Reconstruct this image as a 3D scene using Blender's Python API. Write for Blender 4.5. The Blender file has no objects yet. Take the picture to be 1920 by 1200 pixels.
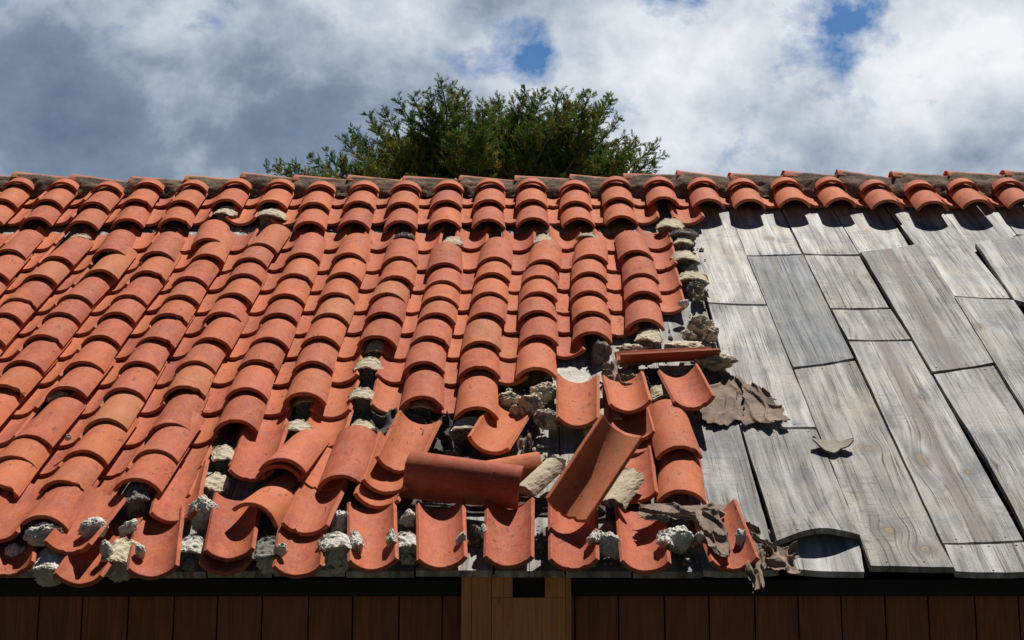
import bpy, math, random
import numpy as np
from mathutils import Vector, Matrix, noise
S = bpy.context.scene
COL = S.collection
R = math.radians
rnd = random.Random(7)

# ------------------------------------------------------------------ camera, light, exposure
FP = 3000.0                                  # focal length in pixels of a 1920 px wide frame
PITCH, YAW = R(12.0), 0.0083
SLOPE = PITCH + math.atan(1300 / FP)
fw = Vector((-math.sin(YAW) * math.cos(PITCH), math.cos(YAW) * math.cos(PITCH), math.sin(PITCH)))
rt = Vector((math.cos(YAW), math.sin(YAW), 0))
up = rt.cross(fw)
def ray(px, py): return fw + rt * ((px - 960) / FP) + up * ((600 - py) / FP)
CAM = -(ray(960, 1065) * 4.7)
UX = Vector((1, 0, 0)); SV = Vector((0, math.cos(SLOPE), math.sin(SLOPE))); NV = Vector((0, -math.sin(SLOPE), math.cos(SLOPE)))
S.cycles.diffuse_bounces = 2
cam_d = bpy.data.cameras.new('camera'); cam = bpy.data.objects.new('camera', cam_d); COL.objects.link(cam)
cam_d.sensor_width = 36; cam_d.lens = FP / 1920 * 36; cam_d.clip_start = .05; cam_d.clip_end = 5000
cam.matrix_world = Matrix.Translation(CAM) @ Matrix((rt, up, -fw)).transposed().to_4x4()
S.camera = cam
S.view_settings.view_transform = 'Standard'; S.view_settings.look = 'None'
S.view_settings.gamma = 1; S.view_settings.exposure = 0.2

sun_dir = Vector((.20, .31, .93)).normalized()
sd = bpy.data.lights.new('sun', 'SUN'); sd.energy = 5.0; sd.angle = R(.5); sd.color = (1, .965, .90)
so = bpy.data.objects.new('sun', sd); COL.objects.link(so)
so.rotation_mode = 'QUATERNION'; so.rotation_quaternion = sun_dir.to_track_quat('Z', 'Y')
so.location = (2, 4, 9)

# ------------------------------------------------------------------ node helpers
class NT:
    def __init__(s, tree): s.t = tree; s.n = tree.nodes; s.l = tree.links; s.n.clear()
    def add(s, typ, **kw):
        nd = s.n.new(typ)
        for k, v in kw.items():
            if k == 'ins':
                for a, b in v.items():
                    if isinstance(b, bpy.types.NodeSocket): s.l.new(b, nd.inputs[a])
                    else: nd.inputs[a].default_value = b
            else: setattr(nd, k, v)
        return nd
    def math(s, op, a, b=0.0, c=None, clamp=False):
        nd = s.add('ShaderNodeMath', operation=op, use_clamp=clamp, ins={0: a, 1: b})
        if c is not None:
            if isinstance(c, bpy.types.NodeSocket): s.l.new(c, nd.inputs[2])
            else: nd.inputs[2].default_value = c
        return nd.outputs[0]
    def vmath(s, op, a, b): return s.add('ShaderNodeVectorMath', operation=op, ins={0: a, 1: b}).outputs[0]
    def noise(s, vec, scale, detail=4, rough=.55, dist=0.0):
        return s.add('ShaderNodeTexNoise', ins={'Vector': vec, 'Scale': scale, 'Detail': detail, 'Roughness': rough, 'Distortion': dist}).outputs[0]
    def ramp(s, fac, stops, interp='LINEAR'):
        nd = s.add('ShaderNodeValToRGB', ins={'Fac': fac}); cr = nd.color_ramp; cr.interpolation = interp
        while len(cr.elements) < len(stops): cr.elements.new(.5)
        for e, (p, c) in zip(cr.elements, stops):
            e.position = p; e.color = (c, c, c, 1) if not hasattr(c, '__len__') else (*c, 1)
        return nd.outputs[0]
    def mix(s, fac, a, b, mode='MIX'):
        nd = s.add('ShaderNodeMix', data_type='RGBA', blend_type=mode)
        for i, v in ((0, fac), (6, a), (7, b)):
            if isinstance(v, bpy.types.NodeSocket): s.l.new(v, nd.inputs[i])
            elif i == 0: nd.inputs[0].default_value = v
            else: nd.inputs[i].default_value = (*v, 1)
        return nd.outputs[2]

# ------------------------------------------------------------------ world: sky with broken cloud
W = bpy.data.worlds.new('World'); S.world = W; W.use_nodes = True
w = NT(W.node_tree)
sky = w.add('ShaderNodeTexSky', sky_type='NISHITA', sun_disc=False, sun_elevation=math.asin(sun_dir.z),
            sun_rotation=math.atan2(sun_dir.x, sun_dir.y), altitude=1500, air_density=1.0, dust_density=.3, ozone_density=2.0)
skyc = w.add('ShaderNodeHueSaturation', ins={'Saturation': 1.25, 'Value': .33, 'Color': sky.outputs[0]}).outputs[0]
tc = w.add('ShaderNodeTexCoord').outputs['Generated']
nrm = w.add('ShaderNodeVectorMath', operation='NORMALIZE', ins={0: tc}).outputs[0]
def dirpx(px, py): return ray(px, py).normalized()
def gauss(px, py, rx, k=1.0):
    d = dirpx(px, py)
    ds = w.add('ShaderNodeVectorMath', operation='DISTANCE', ins={0: nrm, 1: d}).outputs['Value']
    q = w.math('DIVIDE', ds, rx / FP); q = w.math('MULTIPLY', q, q); q = w.math('MULTIPLY', q, -1.0)
    return w.math('MULTIPLY', w.math('EXPONENT', q), k)
def gsum(items):
    o = None
    for it in items:
        g = gauss(*it); o = g if o is None else w.math('ADD', o, g)
    return o
wob = w.vmath('MULTIPLY', nrm, Vector((1, 1, 1.25)))
n1 = w.noise(wob, 11.0, 11, .62, .12)
n2 = w.noise(w.vmath('ADD', wob, Vector((3.1, 1.7, .4))), 20.0, 10, .62, .2)
n3 = w.noise(w.vmath('ADD', wob, Vector((7.3, .2, 5.4))), 5.0, 6, .5, .2)
# where there is blue: holes in the cloud deck
holes = gsum([(965, 80, 60, 1.0), (1005, 115, 42, .6), (1590, 55, 55, .80), (1578, 130, 34, .8), (1640, 20, 50, .4), (1275, -20, 85, 1.1), (1570, -15, 90, .8), (15, 50, 40, .35), (290, 5, 30, .25), (-250, 100, 150, .6), (2350, 250, 200, .7), (140, 310, 110, -1.2), (1290, 290, 60, -.8), (1860, 150, 90, -.8), (1640, 180, 50, -.5)])
cov = w.math('SUBTRACT', 1.32, holes)
cov = w.math('ADD', cov, w.math('MULTIPLY', w.math('SUBTRACT', n2, .5), 4.6))
mask = w.ramp(cov, [(-.05, .10), (1.0, 1)], 'LINEAR')
# the cloud bank stands in the part of the sky beyond the roof; the rest of the sky is clear
sep = w.add('ShaderNodeSeparateXYZ', ins={0: nrm})
bank = w.ramp(w.math('ADD', sep.outputs[1], w.math('MULTIPLY', w.math('SUBTRACT', n3, .5), .25)), [(.55, 0), (.75, 1)])
hi = w.ramp(w.math('ADD', sep.outputs[2], w.math('MULTIPLY', w.math('SUBTRACT', n3, .5), .25)), [(.5, 1), (.7, 0)])
mask = w.math('MULTIPLY', w.math('MULTIPLY', mask, bank), hi)
# thickness of the cloud: grey underside on the left, bright towers on the right
lit = gsum([(330, 60, 130, .34), (700, 30, 170, .26), (1230, 120, 170, .34), (1330, 240, 150, .26), (1450, 40, 150, .28), (1790, 90, 170, .45), (1700, 190, 120, .22), (1000, 170, 90, .16), (60, 20, 100, .22), (1900, 60, 90, .2)])
dark = gsum([(170, 220, 190, .30), (600, 170, 170, .26), (40, 130, 130, .14), (1120, 110, 90, .10), (1850, 290, 120, .12), (480, 60, 90, .12), (650,250,150,.12)])
sh = w.math('ADD', .42, w.math('SUBTRACT', lit, dark))
sh = w.math('ADD', sh, w.math('MULTIPLY', w.math('SUBTRACT', n1, .5), 1.15))
def billow(sc, off):
    q = w.noise(w.vmath('ADD', wob, Vector(off)), sc, 5, .5, .15)
    return w.math('ABSOLUTE', w.math('SUBTRACT', w.math('MULTIPLY', q, 2.0), 1.0))
bil = w.math('ADD', w.math('MULTIPLY', billow(13, (2, 5, 1)), .9), w.math('MULTIPLY', billow(31, (6, 1, 3)), .5))
sh = w.math('ADD', sh, w.math('MULTIPLY', w.math('SUBTRACT', .26, bil), .42))
ccol = w.ramp(sh, [(0.0, (.135, .19, .28)), (.30, (.215, .285, .39)), (.55, (.46, .53, .62)), (.80, (.74, .78, .84)), (1.0, (.93, .94, .97))])
blue = w.mix(w.math('MULTIPLY', bank, 1.0), skyc, w.mix(1.0, skyc, (1.3, 3.4, 4.1), 'MULTIPLY'))
bg_sky = w.add('ShaderNodeBackground', ins={'Color': blue, 'Strength': .055})
bg_cl = w.add('ShaderNodeBackground', ins={'Color': ccol, 'Strength': .84})
mx = w.add('ShaderNodeMixShader', ins={0: mask, 1: bg_sky.outputs[0], 2: bg_cl.outputs[0]})
w.add('ShaderNodeOutputWorld', ins={0: mx.outputs[0]})

# ------------------------------------------------------------------ geometry helpers
def at(px, py, h=0.0):
    """point of the plane lying h above the roof deck seen at photo pixel px,py -> (u, v, h)"""
    d = ray(px, py); t = (h - NV.dot(CAM)) / NV.dot(d); p = CAM + d * t
    return Vector((p.x, p.dot(SV), h))
def rw(q): return UX * q[0] + SV * q[1] + NV * q[2]
RF = Matrix((UX, SV, NV)).transposed()       # roof frame -> world (3x3)

def unshare(V, F, SM):
    """give flat faces vertices of their own so smooth ones keep clean normals"""
    V = list(V); G = []
    for f, s_ in zip(F, SM):
        if s_: G.append(f)
        else:
            b = len(V); V += [V[i] for i in f]; G.append(tuple(range(b, b + len(f))))
    return V, G
def mk(name, verts, faces, mats=None, fm=None, smooth=None, parent=None, loc=None, rot=None):
    me = bpy.data.meshes.new(name); me.from_pydata([tuple(v) for v in verts], [], faces)
    for m in (mats or []): me.materials.append(m)
    if fm is not None: me.polygons.foreach_set('material_index', fm)
    if smooth is not None:
        me.polygons.foreach_set('use_smooth', smooth if hasattr(smooth, '__len__') else [smooth] * len(faces))
    me.update()
    return link(name, me, parent, loc, rot)
def link(name, me, parent=None, loc=None, rot=None):
    o = bpy.data.objects.new(name, me); COL.objects.link(o)
    if rot is not None: o.matrix_world = Matrix.Translation(loc) @ rot.to_4x4()
    elif loc is not None: o.location = loc
    if parent: o.parent = parent
    return o
def tag(o, label=None, cat=None, group=None, kind=None):
    if label: o['label'] = label
    if cat: o['category'] = cat
    if group: o['group'] = group
    if kind: o['kind'] = kind
    return o
def box(x0, x1, y0, y1, z0, z1):
    v = [(x, y, z) for z in (z0, z1) for y in (y0, y1) for x in (x0, x1)]
    f = [(0, 2, 3, 1), (4, 5, 7, 6), (0, 1, 5, 4), (2, 6, 7, 3), (0, 4, 6, 2), (1, 3, 7, 5)]
    return v, f
def merge(parts):
    V, F = [], []
    for v, f in parts:
        b = len(V); V += list(v); F += [tuple(i + b for i in q) for q in f]
    return V, F
ORD = ['first', 'second', 'third', 'fourth', 'fifth', 'sixth', 'seventh', 'eighth', 'ninth', 'tenth', 'eleventh', 'twelfth', 'thirteenth',
       'fourteenth', 'fifteenth', 'sixteenth', 'seventeenth', 'eighteenth', 'nineteenth', 'twentieth', 'twenty-first', 'twenty-second', 'twenty-third', 'twenty-fourth', 'twenty-fifth']

# ------------------------------------------------------------------ materials
def new_mat(name):
    m = bpy.data.materials.new(name); m.use_nodes = True; n = NT(m.node_tree)
    b = n.add('ShaderNodeBsdfPrincipled'); n.add('ShaderNodeOutputMaterial', ins={0: b.outputs[0]})
    return m, n, b
def objvec(n, scale=(1, 1, 1), rndoff=10.0):
    t = n.add('ShaderNodeTexCoord').outputs['Object']
    oi = n.add('ShaderNodeObjectInfo')
    off = n.math('MULTIPLY', oi.outputs['Random'], rndoff)
    v = n.vmath('ADD', t, n.add('ShaderNodeCombineXYZ', ins={0: off, 1: off, 2: off}).outputs[0])
    return n.vmath('MULTIPLY', v, Vector(scale)), oi, t

def terracotta():
    m, n, b = new_mat('terracotta')
    v, oi, raw = objvec(n)
    base = oi.outputs['Color']
    big = n.noise(v, 9, 5, .6, .4)
    c = n.mix(n.ramp(big, [(.40, 0), (.62, .85)]), base, n.mix(.5, base, (.60, .175, .065)))
    red = n.noise(n.vmath('MULTIPLY', v, Vector((1.2, .5, 1))), 14, 4, .6, 1.2)
    c = n.mix(n.ramp(red, [(.50, 0), (.66, .75)]), c, n.mix(1.0, base, (.90, .80, .95), 'MULTIPLY'))
    # smears left by the maker's hands
    sm = n.noise(n.vmath('MULTIPLY', v, Vector((1, .35, 1))), 26, 3, .5, 2.6)
    c = n.mix(n.ramp(sm, [(.50, 0), (.54, .38), (.60, 0)]), c, (.56, .20, .10))
    # fine lines along the length
    ln = n.noise(n.vmath('MULTIPLY', v, Vector((1, .03, 1))), 260, 3, .6)
    c = n.mix(n.ramp(ln, [(.3, .35), (.5, 0)]), c, n.mix(1.0, base, (.72, .62, .6), 'MULTIPLY'))
    # scratches and pits
    sc = n.noise(n.vmath('MULTIPLY', v, Vector((2.4, .8, 1))), 34, 2, .5, 1.0)
    gate = n.noise(v, 11, 1, .5)
    k = n.math('MULTIPLY', n.ramp(sc, [(.645, 0), (.675, 1)]), n.ramp(gate, [(.50, 0), (.56, 1)]))
    c = n.mix(n.math('MULTIPLY', k, .75), c, (.13, .045, .028))
    # soot and lichen specks
    so_ = n.noise(v, 55, 5, .75)
    g2 = n.noise(n.vmath('ADD', v, Vector((4, 2, 9))), 7, 2, .5)
    k2 = n.math('MULTIPLY', n.ramp(so_, [(.52, 0), (.64, 1)]), n.ramp(g2, [(.60, 0), (.70, 1)]))
    c = n.mix(n.math('MULTIPLY', k2, .55), c, (.10, .075, .06))
    c = n.mix(1.0, c, n.ramp(n.noise(n.vmath('MULTIPLY', v, Vector((1, .4, 1))), 13, 5, .65, .4), [(.32, .87), (.6, 1.06)]), 'MULTIPLY')
    dust = n.noise(v, 30, 6, .7)
    c = n.mix(n.ramp(dust, [(.45, 0), (.85, .32)]), c, (.56, .31, .20))
    n.l.new(c, b.inputs['Base Color'])
    n.l.new(n.ramp(big, [(.3, .74), (.7, .9)]), b.inputs['Roughness'])
    b.inputs['Specular IOR Level'].default_value = .22
    h = n.math('ADD', n.math('MULTIPLY', n.noise(v, 45, 5, .6), .6), n.math('MULTIPLY', k, -1.2))
    h = n.math('ADD', h, n.math('MULTIPLY', ln, .25))
    bp = n.add('ShaderNodeBump', ins={'Strength': .45, 'Distance': .0022, 'Height': h})
    n.l.new(bp.outputs[0], b.inputs['Normal'])
    return m

def weathered(name='weathered_wood', spots=(), stripe=None, a=(.46, .45, .435), d=(.21, .20, .195), tan=(.52, .45, .35), per_obj=True):
    m, n, b = new_mat(name)
    v, oi, raw = objvec(n)
    # knots bend the grain
    vor = n.add('ShaderNodeTexVoronoi', ins={'Vector': n.vmath('MULTIPLY', v, Vector((1, .42, .2))), 'Scale': 3.1, 'Randomness': 1.0})
    kd = vor.outputs['Distance']
    sepc = n.add('ShaderNodeSeparateXYZ', ins={0: vor.outputs['Color']})
    on = n.ramp(sepc.outputs[0], [(.40, 0), (.41, 1)], 'CONSTANT')
    near = n.math('MULTIPLY', n.ramp(kd, [(.0, 1), (.33, 0)], 'EASE'), on)
    bend = n.math('MULTIPLY', near, .032)
    w1 = n.noise(n.vmath('MULTIPLY', v, Vector((1, .35, 1))), 4.5, 3, .5)
    off = n.math('ADD', n.math('MULTIPLY', n.math('SUBTRACT', w1, .5), .025), bend)
    sx = n.add('ShaderNodeSeparateXYZ', ins={0: raw}); ds = []
    for x0, y0, rr in spots:
        dxx = n.math('SUBTRACT', sx.outputs[0], x0); dyy = n.math('MULTIPLY', n.math('SUBTRACT', sx.outputs[1], y0), .8)
        d_ = n.math('SQRT', n.math('ADD', n.math('MULTIPLY', dxx, dxx), n.math('MULTIPLY', dyy, dyy)))
        d_ = n.math('ADD', d_, n.math('MULTIPLY', n.math('SUBTRACT', n.noise(raw, 60, 3, .6), .5), rr * .8)); ds.append((d_, rr))
        e = n.math('EXPONENT', n.math('MULTIPLY', n.math('MULTIPLY', n.math('DIVIDE', d_, rr * 3.2), n.math('DIVIDE', d_, rr * 3.2)), -1.0))
        off = n.math('ADD', off, n.math('MULTIPLY', n.math('MULTIPLY', dxx, e), -.75))
    gv = n.vmath('ADD', v, n.add('ShaderNodeCombineXYZ', ins={0: off, 1: 0.0, 2: 0.0}).outputs[0])
    fine = n.noise(n.vmath('MULTIPLY', gv, Vector((1, .010, .2))), 150, 5, .75)
    mid = n.noise(n.vmath('MULTIPLY', gv, Vector((1, .022, .2))), 62, 5, .7)
    wide = n.noise(n.vmath('MULTIPLY', gv, Vector((1, .05, .2))), 24, 6, .65, .1)
    pat = n.noise(v, 5.5, 5, .6, .5)
    c = n.mix(n.ramp(wide, [(.36, 0), (.62, 1)]), d, a)
    c = n.mix(n.ramp(mid, [(.30, .75), (.52, 0)]), c, n.mix(.45, d, (.10, .085, .075)))
    c = n.mix(n.ramp(pat, [(.50, 0), (.72, .6)]), c, tan)
    c = n.mix(n.ramp(pat, [(.30, .75), (.48, 0)]), c, (.155, .165, .185))
    cloud = n.noise(n.vmath('MULTIPLY', v, Vector((1, .35, .2))), 7, 4, .6)
    c = n.mix(1.0, c, n.ramp(cloud, [(.35, .80), (.62, 1.08)]), 'MULTIPLY')
    silver = n.noise(n.vmath('MULTIPLY', gv, Vector((1, .09, .2))), 28, 3, .5)
    c = n.mix(n.ramp(silver, [(.50, 0), (.70, .55)]), c, (.66, .65, .63))
    crack = n.ramp(fine, [(.37, 1), (.44, 0)])
    cg = n.ramp(n.noise(n.vmath('MULTIPLY', v, Vector((1, .4, .2))), 9, 3, .5), [(.42, 0), (.6, 1)])
    crk = n.math('MULTIPLY', crack, n.math('MULTIPLY_ADD', cg, .75, .25))
    c = n.mix(n.math('MULTIPLY', crk, .85), c, (.045, .04, .037))
    # knot core
    kc = n.math('MULTIPLY', n.ramp(kd, [(.035, 1), (.06, 0)]), on)
    ring = n.math('MULTIPLY', n.ramp(kd, [(.03, 0), (.06, 1), (.12, 0)]), on)
    c = n.mix(n.math('MULTIPLY', ring, .7), c, (.10, .085, .07))
    c = n.mix(n.math('MULTIPLY', kc, .8), c, (.24, .15, .085))
    # pale dry streaks, dark specks
    sp = n.noise(v, 130, 3, .6)
    c = n.mix(n.ramp(sp, [(.66, 0), (.74, .5)]), c, (.05, .045, .04))
    for d_, rr in ds:
        c = n.mix(n.ramp(n.math('DIVIDE', d_, rr * 4), [(.18, .9), (.27, .75), (.9, 0)]), c, (.15, .125, .11))
        c = n.mix(n.ramp(n.math('DIVIDE', d_, rr), [(.55, .95), (.8, 0)]), c, (.36, .24, .12))
        c = n.mix(n.ramp(n.math('DIVIDE', d_, rr), [(.10, .9), (.22, 0)]), c, (.06, .045, .03))
    if stripe:
        q = n.math('ABSOLUTE', n.math('SUBTRACT', n.math('ADD', sx.outputs[0], n.math('MULTIPLY', n.math('SUBTRACT', n.noise(n.vmath('MULTIPLY', raw, Vector((1, .3, 1))), 6, 4, .6), .5), .05)), stripe[0]))
        c = n.mix(n.ramp(n.math('DIVIDE', q, stripe[1]), [(.25, .78), (1.0, 0)], 'EASE'), c, (.20, .155, .135))
    fz = n.noise(v, 210, 2, .7)
    c = n.mix(1.0, c, n.ramp(fz, [(.3, .80), (.7, 1.15)]), 'MULTIPLY')
    # rippled weathering across the grain and small splits
    rip = n.noise(n.vmath('MULTIPLY', v, Vector((.35, 1.6, 1))), 42, 4, .7, .6)
    rg = n.ramp(n.noise(v, 3.3, 2, .5), [(.52, 0), (.64, 1)])
    c = n.mix(n.math('MULTIPLY', n.ramp(rip, [(.36, .6), (.47, 0)]), rg), c, (.10, .10, .105))
    if per_obj: c = n.mix(1.0, c, oi.outputs['Color'], 'MULTIPLY')
    n.l.new(c, b.inputs['Base Color'])
    b.inputs['Roughness'].default_value = .78; b.inputs['Specular IOR Level'].default_value = .3
    h = n.math('ADD', n.math('MULTIPLY', mid, .7), n.math('MULTIPLY', crk, -1.0))
    h = n.math('ADD', h, n.math('MULTIPLY', wide, .35))
    bp = n.add('ShaderNodeBump', ins={'Strength': .6, 'Distance': .003, 'Height': h})
    n.l.new(bp.outputs[0], b.inputs['Normal'])
    return m

def mortar_mat(name, a, b_, spots, scale=60, bump=.8):
    m, n, b = new_mat(name)
    v, oi, raw = objvec(n)
    x = n.noise(v, 14, 6, .65); y = n.noise(v, scale, 5, .7)
    c = n.mix(n.ramp(x, [(.32, 0), (.66, 1)]), b_, a)
    c = n.mix(n.ramp(y, [(.56, 0), (.72, .8)]), c, spots)
    c = n.mix(n.ramp(n.noise(v, 150, 3, .6), [(.55, 0), (.7, .35)]), c, (.7, .66, .56))
    n.l.new(c, b.inputs['Base Color']); b.inputs['Roughness'].default_value = .92; b.inputs['Specular IOR Level'].default_value = .15
    bp = n.add('ShaderNodeBump', ins={'Strength': bump, 'Distance': .005, 'Height': n.math('ADD', x, n.math('MULTIPLY', y, .6))})
    n.l.new(bp.outputs[0], b.inputs['Normal'])
    return m
def felt_mat(name, a, d):
    m, n, b = new_mat(name)
    v, oi, raw = objvec(n)
    x = n.noise(v, 10, 6, .65, .6); y = n.noise(v, 70, 4, .7)
    c = n.mix(n.ramp(x, [(.36, 0), (.62, 1)]), d, a)
    c = n.mix(n.ramp(y, [(.55, 0), (.75, .5)]), c, (.36, .31, .25))
    cr = n.ramp(n.add('ShaderNodeTexVoronoi', feature='DISTANCE_TO_EDGE', ins={'Vector': n.vmath('ADD', v, n.vmath('MULTIPLY', n.add('ShaderNodeCombineXYZ', ins={0: x, 1: y, 2: x}).outputs[0], Vector((.05, .05, .05)))), 'Scale': 13}).outputs['Distance'], [(.0, 1), (.03, 0)])
    c = n.mix(n.math('MULTIPLY', cr, .35), c, (.03, .025, .02))
    n.l.new(c, b.inputs['Base Color']); b.inputs['Roughness'].default_value = .85; b.inputs['Specular IOR Level'].default_value = .3
    bp = n.add('ShaderNodeBump', ins={'Strength': .6, 'Distance': .004, 'Height': n.math('ADD', x, y)})
    n.l.new(bp.outputs[0], b.inputs['Normal'])
    return m
def stained(name, a, d, plank=None, rough=.6):
    m, n, b = new_mat(name)
    t = n.add('ShaderNodeTexCoord').outputs['Object']
    g = n.noise(n.vmath('MULTIPLY', t, Vector((1, 1, .035))), 150, 4, .6)
    wd = n.noise(n.vmath('MULTIPLY', t, Vector((1, 1, .12))), 22, 4, .6, 1.5)
    c = n.mix(n.ramp(wd, [(.3, 0), (.7, 1)]), d, a)
    c = n.mix(n.ramp(g, [(.3, .6), (.5, 0)]), c, tuple(q * .45 for q in d))
    vor = n.add('ShaderNodeTexVoronoi', ins={'Vector': n.vmath('MULTIPLY', t, Vector((1, 1, .55))), 'Scale': 7.0})
    c = n.mix(n.ramp(vor.outputs['Distance'], [(.05, .85), (.09, 0)]), c, tuple(q * .25 for q in d))
    n.l.new(c, b.inputs['Base Color']); b.inputs['Roughness'].default_value = rough
    bp = n.add('ShaderNodeBump', ins={'Strength': .3, 'Distance': .002, 'Height': g}); n.l.new(bp.outputs[0], b.inputs['Normal'])
    return m
def plain(name, c0, c1, scale=30, rough=.8, metal=0):
    m, n, b = new_mat(name)
    t = n.add('ShaderNodeTexCoord').outputs['Object']
    c = n.mix(n.ramp(n.noise(t, scale, 5, .6), [(.3, 0), (.7, 1)]), c0, c1)
    n.l.new(c, b.inputs['Base Color']); b.inputs['Roughness'].default_value = rough; b.inputs['Metallic'].default_value = metal
    return m
M_TILE = terracotta()
M_WOOD = weathered()
M_DECK = weathered('deck_wood', a=(.50, .48, .44), d=(.19, .17, .15), tan=(.34, .28, .21), per_obj=False)
M_CAP = mortar_mat('mortar_smooth', (.66, .56, .40), (.50, .42, .30), (.28, .23, .17), 80, .6)
M_ROUGH = mortar_mat('mortar_broken', (.30, .275, .24), (.15, .135, .12), (.07, .06, .055), 70, 1.0)
M_WHITE = mortar_mat('mortar_white', (.74, .70, .62), (.52, .48, .42), (.22, .20, .17), 60, .9)
M_RIDGE = mortar_mat('ridge_mortar', (.27, .18, .125), (.12, .080, .056), (.045, .032, .025), 45, 1.0)
M_FELT = felt_mat('felt_brown', (.32, .22, .16), (.13, .09, .068))
M_FELTD = felt_mat('felt_dark', (.10, .085, .075), (.035, .03, .028))
M_WALL = stained('stained_wall_wood', (.42, .125, .040), (.22, .060, .020))
M_POST = stained('post_wood', (.86, .33, .09), (.58, .20, .055))
M_BLACK = plain('eave_shade_black', (.012, .010, .009), (.022, .018, .015))  # near-black colour stands in for the deep shade under the eave
M_IRON = plain('nail_iron', (.05, .045, .04), (.16, .13, .11), 200, .6, .3)
M_SOIL = plain('ground_soil', (.035, .032, .022), (.05, .05, .03), 2)
M_BARK = plain('bark', (.07, .05, .035), (.15, .11, .08), 25)
M_LATH = plain('bark_strip', (.20, .17, .12), (.34, .29, .22), 60)

# ------------------------------------------------------------------ terracotta tile meshes
TL, TH, HW, RISE = .37, .0135, .0775, .047
def tile_mesh(name, seed, w0=HW, w1=HW * .89, length=TL, rise=RISE, chip=0.0, broken_head=0.0):
    """barrel tile: arched over +z, nose at y=0, head at y=length, tips at z=0"""
    r = random.Random(seed); NA, NL = 18, 10
    ph = [r.uniform(0, 50) for _ in range(4)]
    ys = [0.0, .0022] + [length * k / NL for k in range(1, NL)] + [length - .0022, length]
    V, F, SM = [], [], []
    def profile(y, inset):
        t = y / length
        hw = w0 + (w1 - w0) * t; rs = rise * (1 + (w1 / w0 - 1) * t)
        hw *= 1 + .012 * noise.noise((ph[0], y * 7, 0)); rs *= 1 + .03 * noise.noise((ph[1], y * 6, 0))
        Rr = (hw * hw + rs * rs) / (2 * rs); ang = math.asin(min(1, hw / Rr)); cz = rs - Rr
        pts = []
        def pp(a, rad): 
            jig = .0009 * noise.noise((ph[2] + a * 2, y * 12, rad * 9)) 
            return (math.sin(a) * (rad + jig), math.cos(a) * (rad + jig) + cz)
        ro, ri = Rr - inset, Rr - TH + inset
        ea = (.0018 + inset) / Rr
        for k in range(NA + 1):
            a = -ang + ea + (2 * ang - 2 * ea) * k / NA; pts.append(pp(a, ro))
        pts.append(pp(ang, ro - .0018)); pts.append(pp(ang, ri + .0018))
        for k in range(NA, -1, -1):
            a = -ang + ea + (2 * ang - 2 * ea) * k / NA; pts.append(pp(a, ri))
        pts.append(pp(-ang, ri + .0018)); pts.append(pp(-ang, ro - .0018))
        return pts
    n_ = 0
    for i, y in enumerate(ys):
        end = i in (0, len(ys) - 1)
        p = profile(y, .0016 if end else 0)
        n_ = len(p)
        for j, (x, z) in enumerate(p):
            yy = y
            if i <= 1:
                yy += .0032 * noise.noise((x * 22 + ph[3], ph[0], 0)) + .0012 * noise.noise((x * 90 + ph[3], ph[0], 4)) + chip * max(0, noise.noise((x * 40 + ph[3], 3.1, 0)) - .25) * .12
            if i >= len(ys) - 2:
                yy += .003 * noise.noise((x * 22 + ph[3], 9, 0))
                if broken_head: yy -= broken_head * (.5 + noise.noise((x * 26 + ph[1], 5, 0)))
            V.append((x, yy, z))
    for i in range(len(ys) - 1):
        for j in range(n_):
            k = (j + 1) % n_
            F.append((i * n_ + j, (i + 1) * n_ + j, (i + 1) * n_ + k, i * n_ + k))
            big = (0 < i < len(ys) - 2) and (j < NA or (NA + 3 <= j < 2 * NA + 3))
            SM.append(big)
    # end caps as quad strips between outer and inner arc
    for base, flip in ((0, False), ((len(ys) - 1) * n_, True)):
        for k in range(NA):
            q = (base + k, base + k + 1, base + 2 * NA + 3 - k - 1 + 0, base + 2 * NA + 3 - k)
            F.append(q if not flip else q[::-1]); SM.append(False)
        q = (base + NA, base + NA + 1, base + NA + 2, base + NA + 3); F.append(q if not flip else q[::-1]); SM.append(False)
        q = (base + 2 * NA + 3, base + 2 * NA + 4, base + 2 * NA + 5, base); F.append(q if not flip else q[::-1]); SM.append(False)
    V, F = unshare(V, F, SM)
    me = bpy.data.meshes.new(name); me.from_pydata(V, [], F); me.materials.append(M_TILE)
    me.polygons.foreach_set('use_smooth', SM); me.update()
    return me
COVERS = [tile_mesh('cover_tile', 10 + i, chip=(0, .3, .12, .5, .1, .2, .4, .15)[i]) for i in range(8)]
PANS = [tile_mesh('pan_tile', 40 + i, w0=HW * .97, w1=HW * 1.01, rise=.039, chip=(.1, .3, .5, .2, .1, .35)[i]) for i in range(6)]

TINTS = {'red': (.40, .088, .044), 'rose': (.45, .112, .058), 'orange': (.50, .132, .052), 'tan': (.45, .160, .068)}
def tint(o, key, j=.11):
    c = TINTS[key]; f = 1 + rnd.uniform(-j, j)
    o.color = (c[0] * f, c[1] * f * (1 + rnd.uniform(-.05, .05)), c[2] * f, 1)
def orient(A, B, roll):
    """frame with y from A to B; z as near the roof normal as possible, rolled about y"""
    y = (B - A).normalized(); x = y.cross(NV).normalized(); z = x.cross(y)
    m = Matrix((x, y, z)).transposed()
    return m @ Matrix.Rotation(roll, 3, 'Y')
def put_tile(me, A, B, roll, name, label, group, key, cat='roof tile'):
    o = link(name, me, None, A, orient(A, B, roll))
    tint(o, key); tag(o, label, cat, group); return o
def on_ray(A, px, py, length=TL, far=True):
    """world point seen at px,py that lies length away from A"""
    d = ray(px, py).normalized(); m = A - CAM; b = m.dot(d); c = m.dot(m) - length * length; k = b * b - c
    return CAM + d * (b + (math.sqrt(k) if k > 0 else 0) * (1 if far else -1))
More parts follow.
